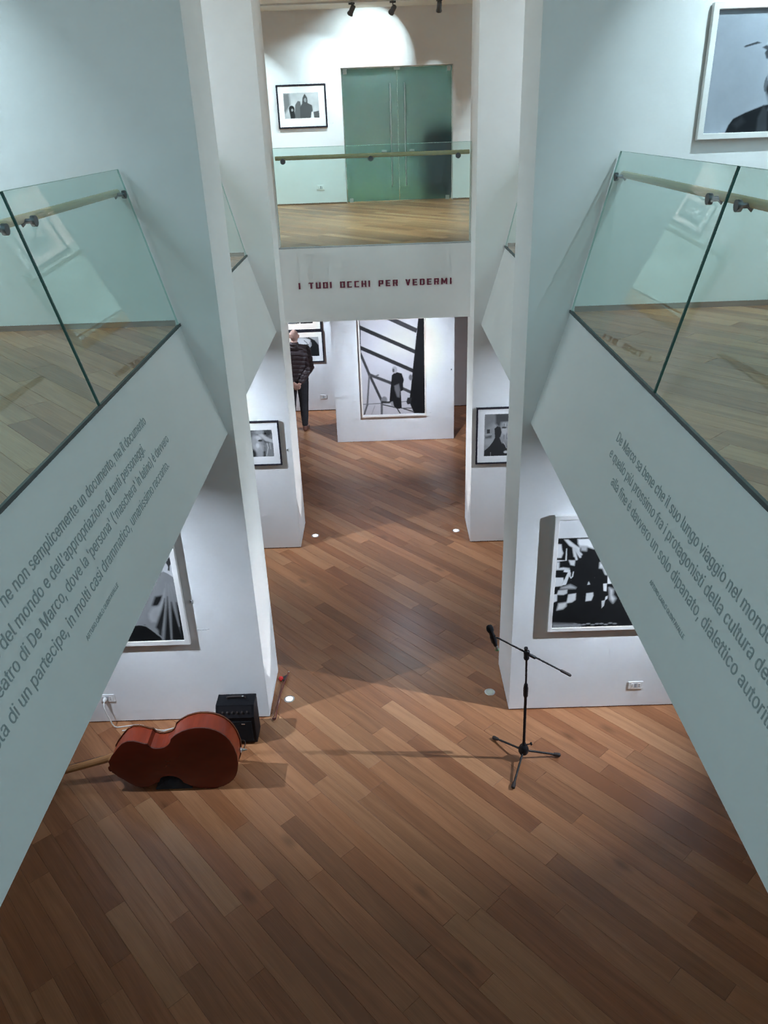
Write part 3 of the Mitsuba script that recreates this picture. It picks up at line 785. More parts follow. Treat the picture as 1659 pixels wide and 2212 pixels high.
def fascia_text(s, lines, label):
    k = thing('wall_text', label, 'lettering')
    top, bot = np.array([TOPX[s], 0, FL]), np.array([BOTX[s], 0, ZB])
    up = unit(top - bot)
    L = np.linalg.norm(top - bot)
    ex = np.array([0, -s, 0.0])          # reading direction
    ez = np.cross(ex, up)
    for txt, cap, frac, y0, y1, anchor in lines:
        m = meshkit.text_mesh(txt, cap, .0012)
        wd = m.bounds[1, 0] - m.bounds[0, 0]
        m.vertices = m.vertices - [m.bounds[0, 0], 0, 0]
        sx = abs(y1 - y0) / wd
        m.vertices = m.vertices * [sx, 1, 1]
        o = top + (bot - top) * frac + np.array([0, y0, 0]) + ez * .0004
        m.apply_transform(frame_m(o, ex, up, ez))
        ps = sorted(m.split(only_watertight=False), key=lambda q: q.vertices[:, 1].mean() * -s)
        got = []
        for q in ps:                     # a dot or an accent goes with the letter under it
            lo, hi = q.vertices[:, 1].min(), q.vertices[:, 1].max()
            for g in got[-2:]:
                if min(hi, g[1]) - max(lo, g[0]) > .55 * min(hi - lo, g[1] - g[0]):
                    g[2].append(q); g[0], g[1] = min(lo, g[0]), max(hi, g[1])
                    break
            else:
                got.append([lo, hi, [q]])
        for g in got:
            obj('letter', g[2], 'm_letter_grey', k)

def width(t):
    m = meshkit.text_mesh(t, 1.0, .01)
    return m.bounds[1, 0] - m.bounds[0, 0]
CAP = .052
def fit(txt, part, part_len):
    return width(txt) * part_len / width(part)
l1, l2, l3 = 'De Marco sa bene che il suo lungo viaggio nel mondo', 'e quello più prossimo fra i protagonisti della cultura del', 'alla fine è davvero un solo dipanato, dialettico autoritratto'
w1, w2, w3 = fit(l1, 'De Marco sa bene che il suo lungo viaggio nel ', 1.598 - .01), fit(l2, 'e quello più prossimo fra i protagonisti della ', 1.545), fit(l3, 'alla fine è davvero un solo dipanato, dialettico ', 1.616)
fascia_text(1, [(l1, CAP, .392, 3.945, 3.945 - w1, 0), (l2, CAP, .502, 3.955, 3.955 - w2, 0), (l3, CAP, .614, 3.790, 3.790 - w3, 0), ('ARTURO CARLO QUINTAVALLE', .020, .75, 2.975, 2.548, 0)],
            'grey Italian text lines beginning De Marco on the sloping right fascia')
L1, L2, L3, L4 = 'ne non semplicemente un documento, ma il documento', 'e del mondo e dell\'appropriazione di tanti personaggi.', 'teatro di De Marco, dove la \'persona\' (\'maschera\' in latino) è davvero', 'sta di un partecipe, in molti casi drammatico, umanissimo racconto.'
v1, v2, v3, v4 = fit(L1, 'semplicemente un documento, ma il documento', 1.652), fit(L2, "dell'appropriazione di tanti personaggi.", 1.383), fit(L3, "De Marco, dove la 'persona' ('maschera' in latino) è davvero", 2.09), fit(L4, 'un partecipe, in molti casi drammatico, umanissimo racconto.', 2.135)
fascia_text(-1, [(L1, CAP, .302, 4.266 - v1, 4.266, 0), (L2, CAP, .418, 4.078 - v2, 4.078, 0), (L3, CAP, .528, 4.460 - v3, 4.460, 0), (L4, CAP, .645, 4.287 - v4, 4.287, 0), ('ARTURO CARLO QUINTAVALLE', .020, .765, 2.683, 3.112, 0)],
            'grey Italian text lines ending umanissimo racconto on the sloping left fascia')

# ------------------------------------------------------------------ recessed uplights in the floor
def uplight(x, y, lit, label, side):
    k = thing('floor_uplight', label, 'uplight')
    obj('ring', lathe([(.035, .0005), (.035, .003), (.040, .0045), (.046, .004), (.051, .001), (.051, .0005)], (x, y, 0), (0, 0, 1), 28), 'm_steel', k, smooth=40)
    key = obj('lens', lathe([(.0349, .0005), (.0349, .0022), (.02, .003), (.0005, .0032)], (x, y, 0), (0, 0, 1), 28), 'm_lens', k, smooth=40)
    if lit:
        scene[key]['emitter'] = {'type': 'area', 'radiance': rgb(9, 10, 11.5), 'sampling_weight': PICK['glow']}
        spot(k + '__beam', (x, y, .02), (x + side * .10, y, 2.2), PW['uplight'], 26, 6, np.array([.9, .98, 1.0]), PICK['uplight'])
mat('m_lens', (.52, .58, .52), .2)
uplight(-1.007, 9.121, True, 'lit round floor uplight beside the far left cross wall', -1)
uplight(.854, 9.136, True, 'lit round floor uplight beside the far right cross wall', 1)
uplight(-1.019, 5.855, True, 'lit round floor uplight beside the bow at the near left wall end', -1)
uplight(.883, 5.867, False, 'unlit round floor uplight beside the near right wall end', 1)

# ------------------------------------------------------------------ double bass lying on its side
bass = thing('double_bass', 'reddish brown double bass lying on its side on the floor at the left', 'double bass')
halfw = [(0, .058), (.012, .070), (.035, .105), (.07, .142), (.105, .182), (.15, .225), (.20, .247), (.25, .245), (.295, .226), (.33, .205), (.355, .205), (.372, .165), (.40, .150), (.44, .146), (.48, .152), (.515, .172), (.54, .20), (.553, .235),
         (.60, .272), (.66, .302), (.72, .318), (.77, .323), (.82, .318), (.87, .306), (.92, .281), (.96, .247), (.99, .207), (1.012, .160), (1.030, .095), (1.04, 0)]
HW = np.array(halfw)
AX0, AX1 = np.array([-2.337, .240]), np.array([-1.297, .318])
ua = unit(AX1 - AX0); va = np.array([-ua[1], ua[0]])
def outline(scale=1.0):
    up = [AX0 + ua * u + va * w * scale for u, w in HW]
    dn = [AX0 + ua * u - va * w * scale for u, w in HW[::-1][1:]]
    return np.array(up + dn)
OUT = outline()
OUT[:, 1] += max(0, .003 - OUT[:, 1].min())
YB0, YB1 = 4.775, 4.945          # back and belly planes
def tilt(m):
    return m
pl = Polygon(OUT).buffer(0)
inner = pl.buffer(-.008)
# ribs: a thick-walled band
obj('ribs', xz(inner.difference(inner.buffer(-.006)), YB0, YB1), 'm_bass_rib', bass, smooth=35)
def plate(y, sgn, bulge, m, name):
    """arched plate: concentric offsets of the outline"""
    rings = [(pl, 0.0), (pl, .012)] + [(pl.buffer(-d), .012 + bulge * (1 - math.exp(-d / .05))) for d in (.004, .012, .03, .055, .085, .11)]
    pts = []
    n = 220
    for g, h in rings:
        g = max(getattr(g, 'geoms', [g]), key=lambda q: q.area)
        L = g.exterior
        # sample by angle-like parameter: fraction of boundary from the projection of the outer samples
        pts.append((L, h))
    base = [pl.exterior.interpolate(i / n, normalized=True) for i in range(n)]
    V = []
    cur = np.array([(q.x, q.y) for q in base])
    for L, h in pts:
        from shapely.geometry import Point
        cur = np.array([(lambda r: (r.x, r.y))(L.interpolate(L.project(Point(*q)))) for q in cur])
        V.append(np.c_[cur[:, 0], np.full(n, y + sgn * h), cur[:, 1]])
    c = V[-1].mean(0); c[1] = y + sgn * (.012 + bulge)
    spine = V[-1].copy(); spine = spine * .35 + c * .65; spine[:, 1] = y + sgn * (.012 + bulge * 1.02)
    V.append(spine); V.append(c[None])
    v = np.vstack(V)
    F = []
    R = len(V) - 1
    for i in range(R - 1):
        for j in range(n):
            a, b = i * n + j, i * n + (j + 1) % n
            F += [(a, b, b + n), (a, b + n, a + n)]
    for j in range(n):
        F.append(((R - 1) * n + j, (R - 1) * n + (j + 1) % n, R * n))
    me = trimesh.Trimesh(v, F, process=False)
    me.fix_normals()
    return obj(name, me, m, bass, smooth=30)
plate(YB0, -1, .012, 'm_bass_back', 'back')
plate(YB1, 1, .02, 'm_bass_top', 'top')
for ya, yb in ((YB0 - .012, YB0 - .002), (YB1 + .002, YB1 + .012)):
    obj('plate_edge', xz(pl.buffer(.0012).difference(pl.buffer(-.006)), ya, yb), 'm_bass_edge', bass, label='dark overhanging plate edge')
# neck, heel, fingerboard, pegbox, scroll
N0 = np.array([-2.33, 4.905, .250]); N1 = np.array([-2.80, 4.862, .135]); SC = np.array([-3.03, 4.80, .06])
d1 = unit(N1 - N0)
obj('neck', merge([hull((N0, (.035, .03, .040)), (N0 + d1 * .10, .033)), hull((N0 + d1 * .08, .033), (N1, .027)), hull((N0 + [.01, -.10, -.004], (.012, .03, .035)), (N0 + d1 * .05, .03))], .012, 4), 'm_bass_neck', bass, smooth=True)
obj('heel_button', hull((np.array([-2.345, YB0 - .006, .242]), (.016, .006, .03)), (np.array([-2.33, YB0 + .02, .246]), (.02, .02, .034))), 'm_bass_back', bass, smooth=40)
fb0, fb1 = np.array([-1.83, 5.005, .278]), N1 + [.0, .022, 0]
obj('fingerboard', hull((fb0, (.01, .014, .045)), (fb1, (.008, .009, .022))), 'm_ebony', bass, smooth=40)
pb = obj('pegbox', hull((N1, .022), (SC, (.03, .024, .026))), 'm_bass_edge', bass, smooth=40)
for i in range(4):
    c = N1 + (SC - N1) * (.25 + .2 * i)
    obj('peg', lathe([(.006, 0), (.006, .05), (.014, .055), (.014, .075)], c, (0.1, (-1) ** i * .25, 1 if i % 2 else -.4), 10), 'm_steel', pb)
sp = [SC + .05 * math.exp(-.22 * t) * np.array([-math.sin(t) * .9, math.cos(t) - .5, -.3 * math.sin(t)]) for t in np.linspace(0, 7.5, 26)]
obj('scroll', tube(sp, np.linspace(.024, .010, 26), 8), 'm_bass_edge', bass, smooth=40)
obj('bridge', xz(Polygon([(-1.735, .20), (-1.715, .20), (-1.72, .37), (-1.74, .37)]), YB1 + .03, YB1 + .15), 'm_bass_neck', bass)
obj('tailpiece', hull((np.array([-1.62, YB1 + .10, .29]), (.01, .01, .045)), (np.array([-1.34, YB1 + .045, .312]), (.01, .01, .025))), 'm_ebony', bass, smooth=40)
for i in range(4):
    z = -.033 + .022 * i
    obj('string', tube([SC + (N1 - SC) * .6 + [0, .03, z * .3], fb1 + [0, .012, z * .6], np.array([-1.728, YB1 + .155, .288 + z]), np.array([-1.62, YB1 + .112, .29 + z])], .0016, 6), 'm_steel_dark', bass)
obj('end_button', lathe([(.02, 0), (.024, .012), (.014, .02), (.012, .035), (.008, .04), (.006, .06)], (-1.297, 4.86, .316), (1, 0, .06), 16), 'm_steel', bass, smooth=40, label='silver end pin collar')
obj('tail_wire', tube(spline([(-1.296, 4.855, .318), (-1.27, 4.90, .30), (-1.272, 4.97, .31), (-1.34, 4.99, .312)], 8), .0035, 8), 'm_ebony', bass, smooth=40)

# dark low shape under the waist of the bass
k = thing('dark_mound', 'dark blue-grey low shape on the floor under the waist of the double bass', 'mound')
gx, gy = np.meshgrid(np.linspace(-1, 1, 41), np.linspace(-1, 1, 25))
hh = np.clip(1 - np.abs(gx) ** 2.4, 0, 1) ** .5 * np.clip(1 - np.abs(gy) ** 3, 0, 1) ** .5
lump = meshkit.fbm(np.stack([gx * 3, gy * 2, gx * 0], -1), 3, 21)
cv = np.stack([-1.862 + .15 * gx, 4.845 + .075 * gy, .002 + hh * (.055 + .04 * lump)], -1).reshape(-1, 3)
ii, jj = np.meshgrid(np.arange(24), np.arange(40), indexing='ij')
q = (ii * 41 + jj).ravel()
obj('mound', trimesh.Trimesh(cv, np.vstack([np.c_[q, q + 1, q + 42], np.c_[q, q + 42, q + 41]]), process=False), 'm_dark_blue', k, smooth=True)

# ------------------------------------------------------------------ bass amplifier
amp = thing('amplifier', 'small black amplifier box standing behind the double bass against the wall', 'amplifier')
ax0, ax1, ay0, ay1, az = -1.568, -1.238, 5.262, 5.462, .40
obj('cabinet', trimesh.convex.convex_hull(np.array([(x, y, z) for x, e in ((ax0, 1), (ax1, -1)) for (y, z) in ((ay0 + .012, .016), (ay0, .03), (ay0 + .0, .31), (ay0 + .055, az), (ay1, az), (ay1, .016))] +
    [(x + e * .0, y, z) for x, e in ((ax0 - .004, 1), (ax1 + .004, -1)) for y, z in ((ay0 + .03, .05), (ay0 + .03, .28), (ay1 - .02, .05), (ay1 - .02, .36))])), 'm_black_vinyl', amp)
obj('grille', bev(ax0 + .025, ax1 - .025, ay0 - .006, ay0 + .01, .045, .265, .003), 'm_grille', amp)
cp = obj('control_panel', trimesh.convex.convex_hull(np.array([(x, y, z) for x in (ax0 + .02, ax1 - .02) for y, z in ((ay0 - .003, .305), (ay0 + .05, .394), (ay0 + .012, .30), (ay0 + .06, .386))])), 'm_black', amp)
for i in range(6):
    obj('knob', lathe([(.009, 0), (.0085, .014), (.003, .015)], (ax0 + .06 + i * .042, ay0 + .022, .349), (0, -.85, .52), 12), 'm_rubber', cp)
obj('badge', bev(ax1 - .115, ax1 - .085, ay0 - .009, ay0 - .005, .232, .244, .001), 'm_steel', amp, label='small shiny badge')
obj('carry_handle', tube(spline([(ax0 + .09, 5.40, az), (ax0 + .10, 5.40, az + .022), (ax1 - .10, 5.40, az + .022), (ax1 - .09, 5.40, az)], 6), .009, 8), 'm_rubber', amp, smooth=40)
obj('handle_bolt', lathe([(.008, 0), (.008, .004)], (ax1 - .105, 5.395, az + .028), (0, 0, 1), 10), 'm_steel', amp)
for x in (ax0 + .03, ax1 - .03):
    for y in (ay0 + .04, ay1 - .03):
        obj('foot', lathe([(.015, .0005), (.018, .017)], (x, y, 0), (0, 0, 1), 12), 'm_rubber', amp)

# ------------------------------------------------------------------ white cable from the socket to the amplifier
k = thing('power_cable', 'white power cable from the wall socket to the floor behind the double bass', 'cable')
obj('plug', lathe([(.017, 0), (.019, .012), (.015, .032), (.006, .045)], (-2.635, Y1 - .0145, .288), (0, -1, -.1), 14), 'm_plastic_white', k, smooth=40)
cab = spline([(-2.635, 5.555, .285), (-2.62, 5.50, .25), (-2.60, 5.51, .12), (-2.57, 5.52, .02), (-2.47, 5.54, .007), (-2.36, 5.55, .007), (-2.24, 5.50, .007), (-2.13, 5.47, .007), (-2.02, 5.50, .007), (-1.93, 5.53, .007), (-1.78, 5.52, .007), (-1.64, 5.46, .007), (-1.585, 5.43, .03), (-1.574, 5.425, .10)], 8)
obj('cord', tube(cab, .0055, 8), 'm_cable', k, smooth=40)
cab2 = spline([(-2.50, 5.48, .007), (-2.36, 5.50, .007), (-2.26, 5.44, .007), (-2.14, 5.40, .007), (-2.03, 5.42, .007), (-1.97, 5.455, .008), (-2.02, 5.482, .018), (-2.14, 5.435, .018), (-2.25, 5.47, .018), (-2.40, 5.53, .018)], 8)
obj('loop', tube(cab2, .0055, 8), 'm_cable', k, smooth=40)

# ------------------------------------------------------------------ bow on the floor by the wall end, and a red ball
k = thing('bow', 'dark reddish brown string bow leaning along the base of the near left wall end', 'bow')
b0, b1 = np.array([-1.140, 5.565, .012]), np.array([-1.088, 6.20, .016])
dd = b1 - b0; sdir = unit(np.cross(dd, [0, 0, 1]))
st = [b0 + dd * t + np.array([0, 0, .012]) + sdir * (.028 - .018 * math.sin(math.pi * t) - .004 * t) for t in np.linspace(0, 1.03, 18)]
obj('stick', tube(st, np.linspace(.0065, .0085, 18), 8), 'm_bow_stick', k, smooth=40)
obj('hair', tube([b0 + dd * .02 - sdir * .004, b0 + dd * .9 - sdir * .012], .0055, 6), 'm_bow_hair', k)
obj('tip', hull((b0 + sdir * .028 + [0, 0, .012], .006), (b0 - sdir * .004 + dd * .02, .005), (b0 - dd * .02 + sdir * .014, .004)), 'm_bow_stick', k, smooth=40)
obj('frog', hull((b0 + dd * .86 + sdir * .012 + [0, 0, .010], .010), (b0 + dd * .95 + sdir * .014 + [0, 0, .010], .011), (b0 + dd * .86 - sdir * .014, .007), (b0 + dd * .94 - sdir * .014, .007)), 'm_ebony', k, smooth=40)
obj('screw', lathe([(.005, 0), (.006, .018), (.003, .022)], st[-1], dd, 10), 'm_steel', k)
k = thing('red_ball', 'small red ball on the floor between the bow and the near left wall end', 'ball')
obj('ball', trimesh.Trimesh(*(lambda q: (q.vertices * .023 + [-1.128, 6.135, .0235], q.faces))(trimesh.creation.icosphere(3))), 'm_red', k, smooth=True)

# ------------------------------------------------------------------ microphone stand with boom, microphone
k = thing('microphone_stand', 'black tripod microphone stand with a boom arm in front of the near right wall', 'microphone stand')
hub = np.array([1.053, 4.995, 0])
obj('hub', lathe([(.012, .055), (.034, .065), (.043, .085), (.043, .115), (.034, .14), (.018, .155), (.016, .17)], hub, (0, 0, 1), 22), 'm_black', k, smooth=40)
obj('lock_screw', lathe([(.005, 0), (.005, .043), (.014, .044), (.014, .056)], hub + [.012, 0, .153], (1, .1, .1), 12), 'm_black', k)
for f in ((.834, 5.240), (1.365, 5.006), (.915, 4.660)):
    f = np.array([f[0], f[1], .018])
    a = hub + unit((f - hub) * [1, 1, 0]) * .035 + [0, 0, .088]
    lg = obj('leg', tube([a, f], .0085, 10), 'm_black', k, smooth=40)
    d = unit(f - a)
    obj('foot', lathe([(.010, -.05), (.0145, -.045), (.017, -.012), (.016, .004), (.010, .009)], f - d * .004, d, 14), 'm_rubber', lg, smooth=40)
pt = np.array([1.032, 5.0, 1.095])
obj('pole', tube([hub + [0, 0, .15], hub * [1, 1, 0] + [-.01, .002, .70]], .0115, 12), 'm_black', k, smooth=40)
obj('clutch', lathe([(.013, 0), (.019, .02), (.020, .09), (.015, .13), (.010, .14)], (1.043, 4.997, .66), (-.02, 0, 1), 16), 'm_black', k, smooth=40)
obj('inner_pole', tube([(1.041, 4.997, .78), pt - [0, 0, .03]], .0078, 10), 'm_black', k, smooth=40)
cl = obj('boom_clamp', bev(pt[0] - .022, pt[0] + .022, pt[1] - .016, pt[1] + .016, pt[2] - .018, pt[2] + .026, .006), 'm_black', k, smooth=40)
obj('socket', lathe([(.019, 0), (.022, .01), (.022, .035), (.016, .045)], pt - [0, .0, .055], (0, 0, 1), 16), 'm_black', cl, smooth=40)
obj('wing_knob', lathe([(.008, 0), (.008, .03), (.015, .032), (.015, .045)], pt + [-.005, 0, .015], (-.1, -.2, 1), 12), 'm_black', cl, smooth=40)
bm0, bm1 = np.array([.797, 5.0, 1.254]), np.array([1.387, 5.0, .868])
obj('boom', tube([bm0, bm1], .0068, 10), 'm_black', k, smooth=40)
d = unit(bm1 - bm0)
obj('boom_grip', lathe([(.008, 0), (.0115, .006), (.0115, .095), (.009, .10)], bm1 - d * .09, d, 12), 'm_rubber', k, smooth=40)
obj('boom_collar', lathe([(.011, 0), (.013, .01), (.013, .06), (.010, .065)], pt + d * .02 + [0, 0, 0], d, 12), 'm_black', k, smooth=40)
mc = np.array([.766, 5.0, 1.245])
md = unit(np.array([.724, 5.0, 1.367]) - np.array([.795, 5.0, 1.137]))
cl = obj('mic_clip', lathe([(.0202, 0), (.0235, 0), (.0235, .055), (.0202, .055), (.0202, 0)], mc - md * .03, md, 18, False), 'm_black', k, smooth=40)
obj('clip_stem', tube([bm0, mc + unit(bm0 - mc) * .0225], .006, 8), 'm_black', cl, smooth=40)
k = thing('microphone', 'black handheld microphone with a green and silver end, held in the boom clip', 'microphone')
tail = mc - md * .115
obj('body', lathe([(.0145, .045), (.0165, .06), (.0185, .13), (.0195, .175), (.0205, .185)], tail, md, 18), 'm_black', k, smooth=40)
obj('head_grille', lathe([(.0205, .185), (.026, .196), (.0275, .205), (.0272, .222), (.022, .238), (.010, .246), (.001, .247)], tail, md, 18), 'm_grille', k, smooth=40)
obj('end_cap', lathe([(.0145, 0), (.0165, .004), (.0165, .014), (.0155, .016)], tail, md, 18), 'm_mic_green', k, smooth=40)
obj('battery_band', lathe([(.0155, .016), (.016, .02), (.016, .042), (.0145, .046)], tail, md, 18), 'm_steel', k, smooth=40)

# ------------------------------------------------------------------ the man seen from behind
k = thing('person', 'bald man in dark padded jacket seen from behind, hands clasped at his back', 'person')
PX, PY = -1.545, 13.12
def pp(x, y, z):
    return np.array([PX + x, PY + y, z])
footR, footL = pp(.085, -.03, .085), pp(-.155, .06, .085)
hipR, hipL = pp(.095, 0, .93), pp(-.095, 0, .93)
kneeR, kneeL = pp(.088, .02, .50), pp(-.128, .05, .50)
shR, shL = pp(.19, .0, 1.435), pp(-.19, .0, 1.435)
elR, elL = pp(.245, -.055, 1.155), pp(-.245, -.055, 1.155)
wrR, wrL = pp(.07, -.185, .905), pp(-.05, -.165, .92)
head = pp(.012, .02, 1.675)
def fingers(w, d, side, curl):
    out = []
    pal = w + d * .055
    out.append(hull((w, .026), (pal, (.036, .018, .030))))
    a = unit(np.cross(d, [0, 1.0, 0]))
    for i, (o, L) in enumerate(((-.027, .062), (-.009, .072), (.009, .068), (.027, .052))):
        p0 = pal + a * o + d * .02
        p1 = p0 + d * L * .45 + np.array([0, curl * .3, -.01])
        p2 = p1 + d * L * .3 + np.array([0, curl, -.012])
        p3 = p2 + d * L * .15 + np.array([0, curl * 1.2, 0])
        out += chain((p0, .0095), (p1, .009), (p2, .008), (p3, .0072))
    t0 = w + d * .03 + a * (-.03) * side
    out += chain((t0, .012), (t0 + d * .03 - a * .022 * side, .0105), (t0 + d * .055 - a * .024 * side, .0088))
    return out
limbs = (chain((footR + [0, -.01, 0], .045), (pp(.087, .0, .30), .058), (kneeR, .062), (hipR, .088)) + chain((footL, .045), (pp(-.14, .045, .30), .058), (kneeL, .062), (hipL, .088)) +
         [hull((footR - [0, .02, .04], .035), (footR + [.02, .17, -.05], .03)), hull((footL - [0, .02, .04], .035), (footL + [-.02, .17, -.05], .03))] +
         [hull((hipR, .10), (hipL, .10), (pp(0, 0, 1.08), (.15, .10, .08))), hull((pp(0, 0, 1.08), (.15, .10, .08)), (pp(.12, 0, 1.36), .10), (pp(-.12, 0, 1.36), .10)), hull((shR, .06), (shL, .06), (pp(0, .0, 1.49), .065))] +
         chain((shR, .062), (elR, .046), (wrR, .029)) + chain((shL, .062), (elL, .046), (wrL, .029)) +
         [hull((pp(0, 0, 1.47), .062), (pp(.006, .02, 1.58), .056))] +
         [hull((head + [0, -.02, .015], (.076, .090, .095)), (head + [0, .045, -.015], (.066, .060, .085)), (head + [0, .05, -.085], (.045, .04, .03)))] +
         [hull((head + [0, .105, .0], (.010, .010, .012)), (head + [0, .122, -.03], (.014, .012, .012))), hull((head + [.076, -.005, -.012], (.008, .016, .028)), (head + [.086, -.016, .004], (.006, .016, .026))), hull((head + [-.076, -.005, -.012], (.008, .016, .028)), (head + [-.086, -.016, .004], (.006, .016, .026)))] +
         [hull((head + [.0, .098, -.062], (.024, .01, .006)), (head + [0, .092, -.06], (.03, .008, .01)))] +
         fingers(wrR, unit(pp(-.005, -.175, .835) - wrR), -1, .012) + fingers(wrL, unit(pp(.03, -.165, .845) - wrL), 1, .012))
obj('body', merge(limbs, .011, 5), 'm_skin', k, smooth=True)
jk = merge([hull((pp(0, .0, .87), (.185, .125, .03)), (pp(0, 0, 1.06), (.19, .135, .08))), hull((pp(0, 0, 1.06), (.19, .135, .08)), (pp(.13, 0, 1.36), .125), (pp(-.13, 0, 1.36), .125)), hull((shR, .085), (shL, .085), (pp(0, .0, 1.50), (.085, .085, .05))),
            hull((pp(0, -.005, 1.48), (.085, .085, .04)), (pp(.002, .0, 1.555), (.08, .08, .025)))] +
           chain((shR, .092), (elR, .078), (wrR + (elR - wrR) * .12, .052)) + chain((shL, .092), (elL, .078), (wrL + (elL - wrL) * .12, .052)), .012, 8)
nrm = jk.vertex_normals
jv = jk.vertices
q = np.abs(np.sin(np.pi * (jv[:, 2] + .02 * np.sin(jv[:, 0] * 9)) / .075))
jk.vertices = jv + nrm * (-.012 * (1 - np.clip(q * 1.6, 0, 1)) + .006 * (meshkit.fbm(jv * 22, 3, 4) - .5))[:, None]
obj('jacket', jk, 'm_jacket', k, smooth=True)
tr = merge([hull((hipR, (.115, .12, .06)), (hipL, (.115, .12, .06)), (pp(0, 0, .98), (.165, .115, .06)))] + chain((hipR + [0, 0, -.03], .108), (kneeR, .078), (pp(.087, -.01, .28), .066), (footR + [0, -.012, .045], .054)) +
           chain((hipL + [0, 0, -.03], .108), (kneeL, .078), (pp(-.14, .04, .28), .066), (footL + [0, 0, .045], .054)), .014, 6)
tv = tr.vertices
tr.vertices = tv + tr.vertex_normals * (.010 * (meshkit.fbm(tv * np.array([9, 9, 22]), 3, 6) - .5))[:, None]
obj('trousers', tr, 'm_trousers', k, smooth=True)
for f, sx in ((footR, .025), (footL, -.03)):
    sh = merge([hull((f + [0, -.035, -.038], (.042, .045, .046)), (f + [sx * .5, .09, -.052], (.046, .06, .03))), hull((f + [sx * .5, .09, -.052], (.046, .06, .03)), (f + [sx, .165, -.06], (.036, .035, .022))), hull((f + [0, -.02, .0], (.046, .05, .035)), (f + [0, -.03, -.04], (.043, .048, .04)))], .012, 4)
    sh.vertices[:, 2] = np.maximum(sh.vertices[:, 2], .002)
    obj('shoe', sh, 'm_shoe', k, smooth=True)

# ------------------------------------------------------------------ lamps
mat('m_lamp_body', (.05, .05, .055), .4)
mat('m_lamp_white', (.75, .75, .73), .4)
def lamp(pos, target, ceil, power, label, cutoff=38, beam=12, body='m_lamp_body', tint=COOL, glow=0):
    k = thing('track_spotlight', label, 'spotlight')
    pos = np.array(pos, float); d = unit(np.array(target) - pos)
    obj('housing', lathe([(.018, -.125), (.034, -.12), (.036, -.02), (.044, .0), (.044, .012), (.038, .012), (.036, .002)], pos, d, 18), body, k, smooth=40)
    key = obj('lens', lathe([(.0355, .0), (.0355, .003), (.001, .004)], pos, d, 18), 'm_lens', k)
    if glow:
        scene[key]['emitter'] = {'type': 'area', 'radiance': rgb(*(glow * tint)), 'sampling_weight': PICK['glow']}
    top = pos - d * .06
    obj('arm', tube([top, (top[0], top[1], ceil - .02)], .007, 8), body, k)
    obj('adapter', bev(top[0] - .045, top[0] + .045, top[1] - .018, top[1] + .018, ceil - .05, ceil - .026, .004), body, k)
    spot(k + '__beam', pos + d * .02, target, power, cutoff, beam, tint)
    return k
def track(x0, x1, y, z, label):
    k = thing('lighting_track', label, 'lighting track')
    obj('rail', bx(x0, x1, y - .018, y + .018, z - .025, z - .0005), 'm_lamp_white', k)
    for x in (x0, x1):
        obj('end_cap', bev(x - .012, x + .012, y - .02, y + .02, z - .027, z - .001, .003), 'm_lamp_white', k)
track(-2.8, 2.7, 13.62, CEIL, 'white ceiling track above the frosted door')
lamp((-.36, 13.62, CEIL - .16), (-1.2, 14.447, 4.95), CEIL, PW['door_hot'], 'black spotlight on the ceiling track, left of the pair above the frosted door', 42, 0.5)
lamp((.25, 13.62, CEIL - .16), (-.12, 14.447, 5.80), CEIL, PW['door_hot'] * 1.6, 'black spotlight on the ceiling track, right of the pair above the frosted door', 44, 0.5)
lamp((.95, 13.62, CEIL - .16), (.92, 14.447, 5.3), CEIL, PW['door_side'], 'out-of-view spotlight shining on the wall and right leaf of the frosted door', 16, 4)  # out of view, gives the faint cone over the right leaf
lamp((2.2, 13.62, CEIL - .16), (2.7, 14.447, 5.0), CEIL, PW['door_far'] * 2.3, 'out-of-view spotlight lighting the picture right of the frosted door', 46, 3)  # out of view, brightens the wall mirrored in the left glass
lamp((-2.1, 13.62, CEIL - .16), (-2.3, 14.447, 4.8), CEIL, PW['door_far'] * 1.4, 'out-of-view spotlight lighting the pictures left of the frosted door', 45, .5)  # out of view, brightens the wall mirrored in the right glass
track(-4.0, -1.9, 4.75, CEIL, 'out-of-view white ceiling track above the near left gallery'); track(1.9, 3.8, 4.62, CEIL, 'out-of-view white ceiling track above the near right gallery')  # both tracks out of view, carrying the upper gallery lamps
lamp((-3.25, 4.75, CEIL - .16), (-3.05, 5.608, 5.2), CEIL, PW['up_left'], 'out-of-view spotlight lighting the near left gallery wall', 40, 2)  # out of view, placed to light the left end of this wall
lamp((2.35, 4.62, CEIL - .16), (2.5, 5.608, 5.0), CEIL, PW['up_right'], 'out-of-view spotlight lighting the large portrait at the upper right', 42, 2)  # out of view, placed to light the portrait and its wall
track(-4.0, -1.6, 4.75, ZB, 'unseen white ceiling track under the near left gallery'); track(1.5, 3.9, 4.8, ZB, 'unseen white ceiling track under the near right gallery')  # both tracks hidden under the galleries
lamp((-3.0, 4.75, ZB - .16), (-1.95, 5.608, 1.15), ZB, PW['low_left'], 'unseen spotlight under the left gallery aimed at the cloak photograph', 40, 10, tint=LOWT)  # hidden by the gallery, throws the frame shadow right and down
lamp((3.3, 4.8, ZB - .16), (1.75, 5.608, 1.25), ZB, PW['low_right'], 'unseen spotlight under the right gallery aimed at the chequered photograph', 40, 10, tint=LOWT)  # hidden by the gallery, throws the frame shadow to the left
track(-3.6, -1.5, 8.0, ZB, 'unseen white ceiling track under the far left gallery'); track(1.4, 3.4, 7.9, ZB, 'unseen white ceiling track under the far right gallery')  # both tracks hidden under the far galleries
lamp((-2.7, 8.0, ZB - .16), (-1.55, 8.803, 1.45), ZB, PW['mid_left'], 'unseen spotlight under the far left gallery aimed at the raised-arm photograph', 40, 10, tint=LOWT)  # unseen, lights the left face of the far cross wall
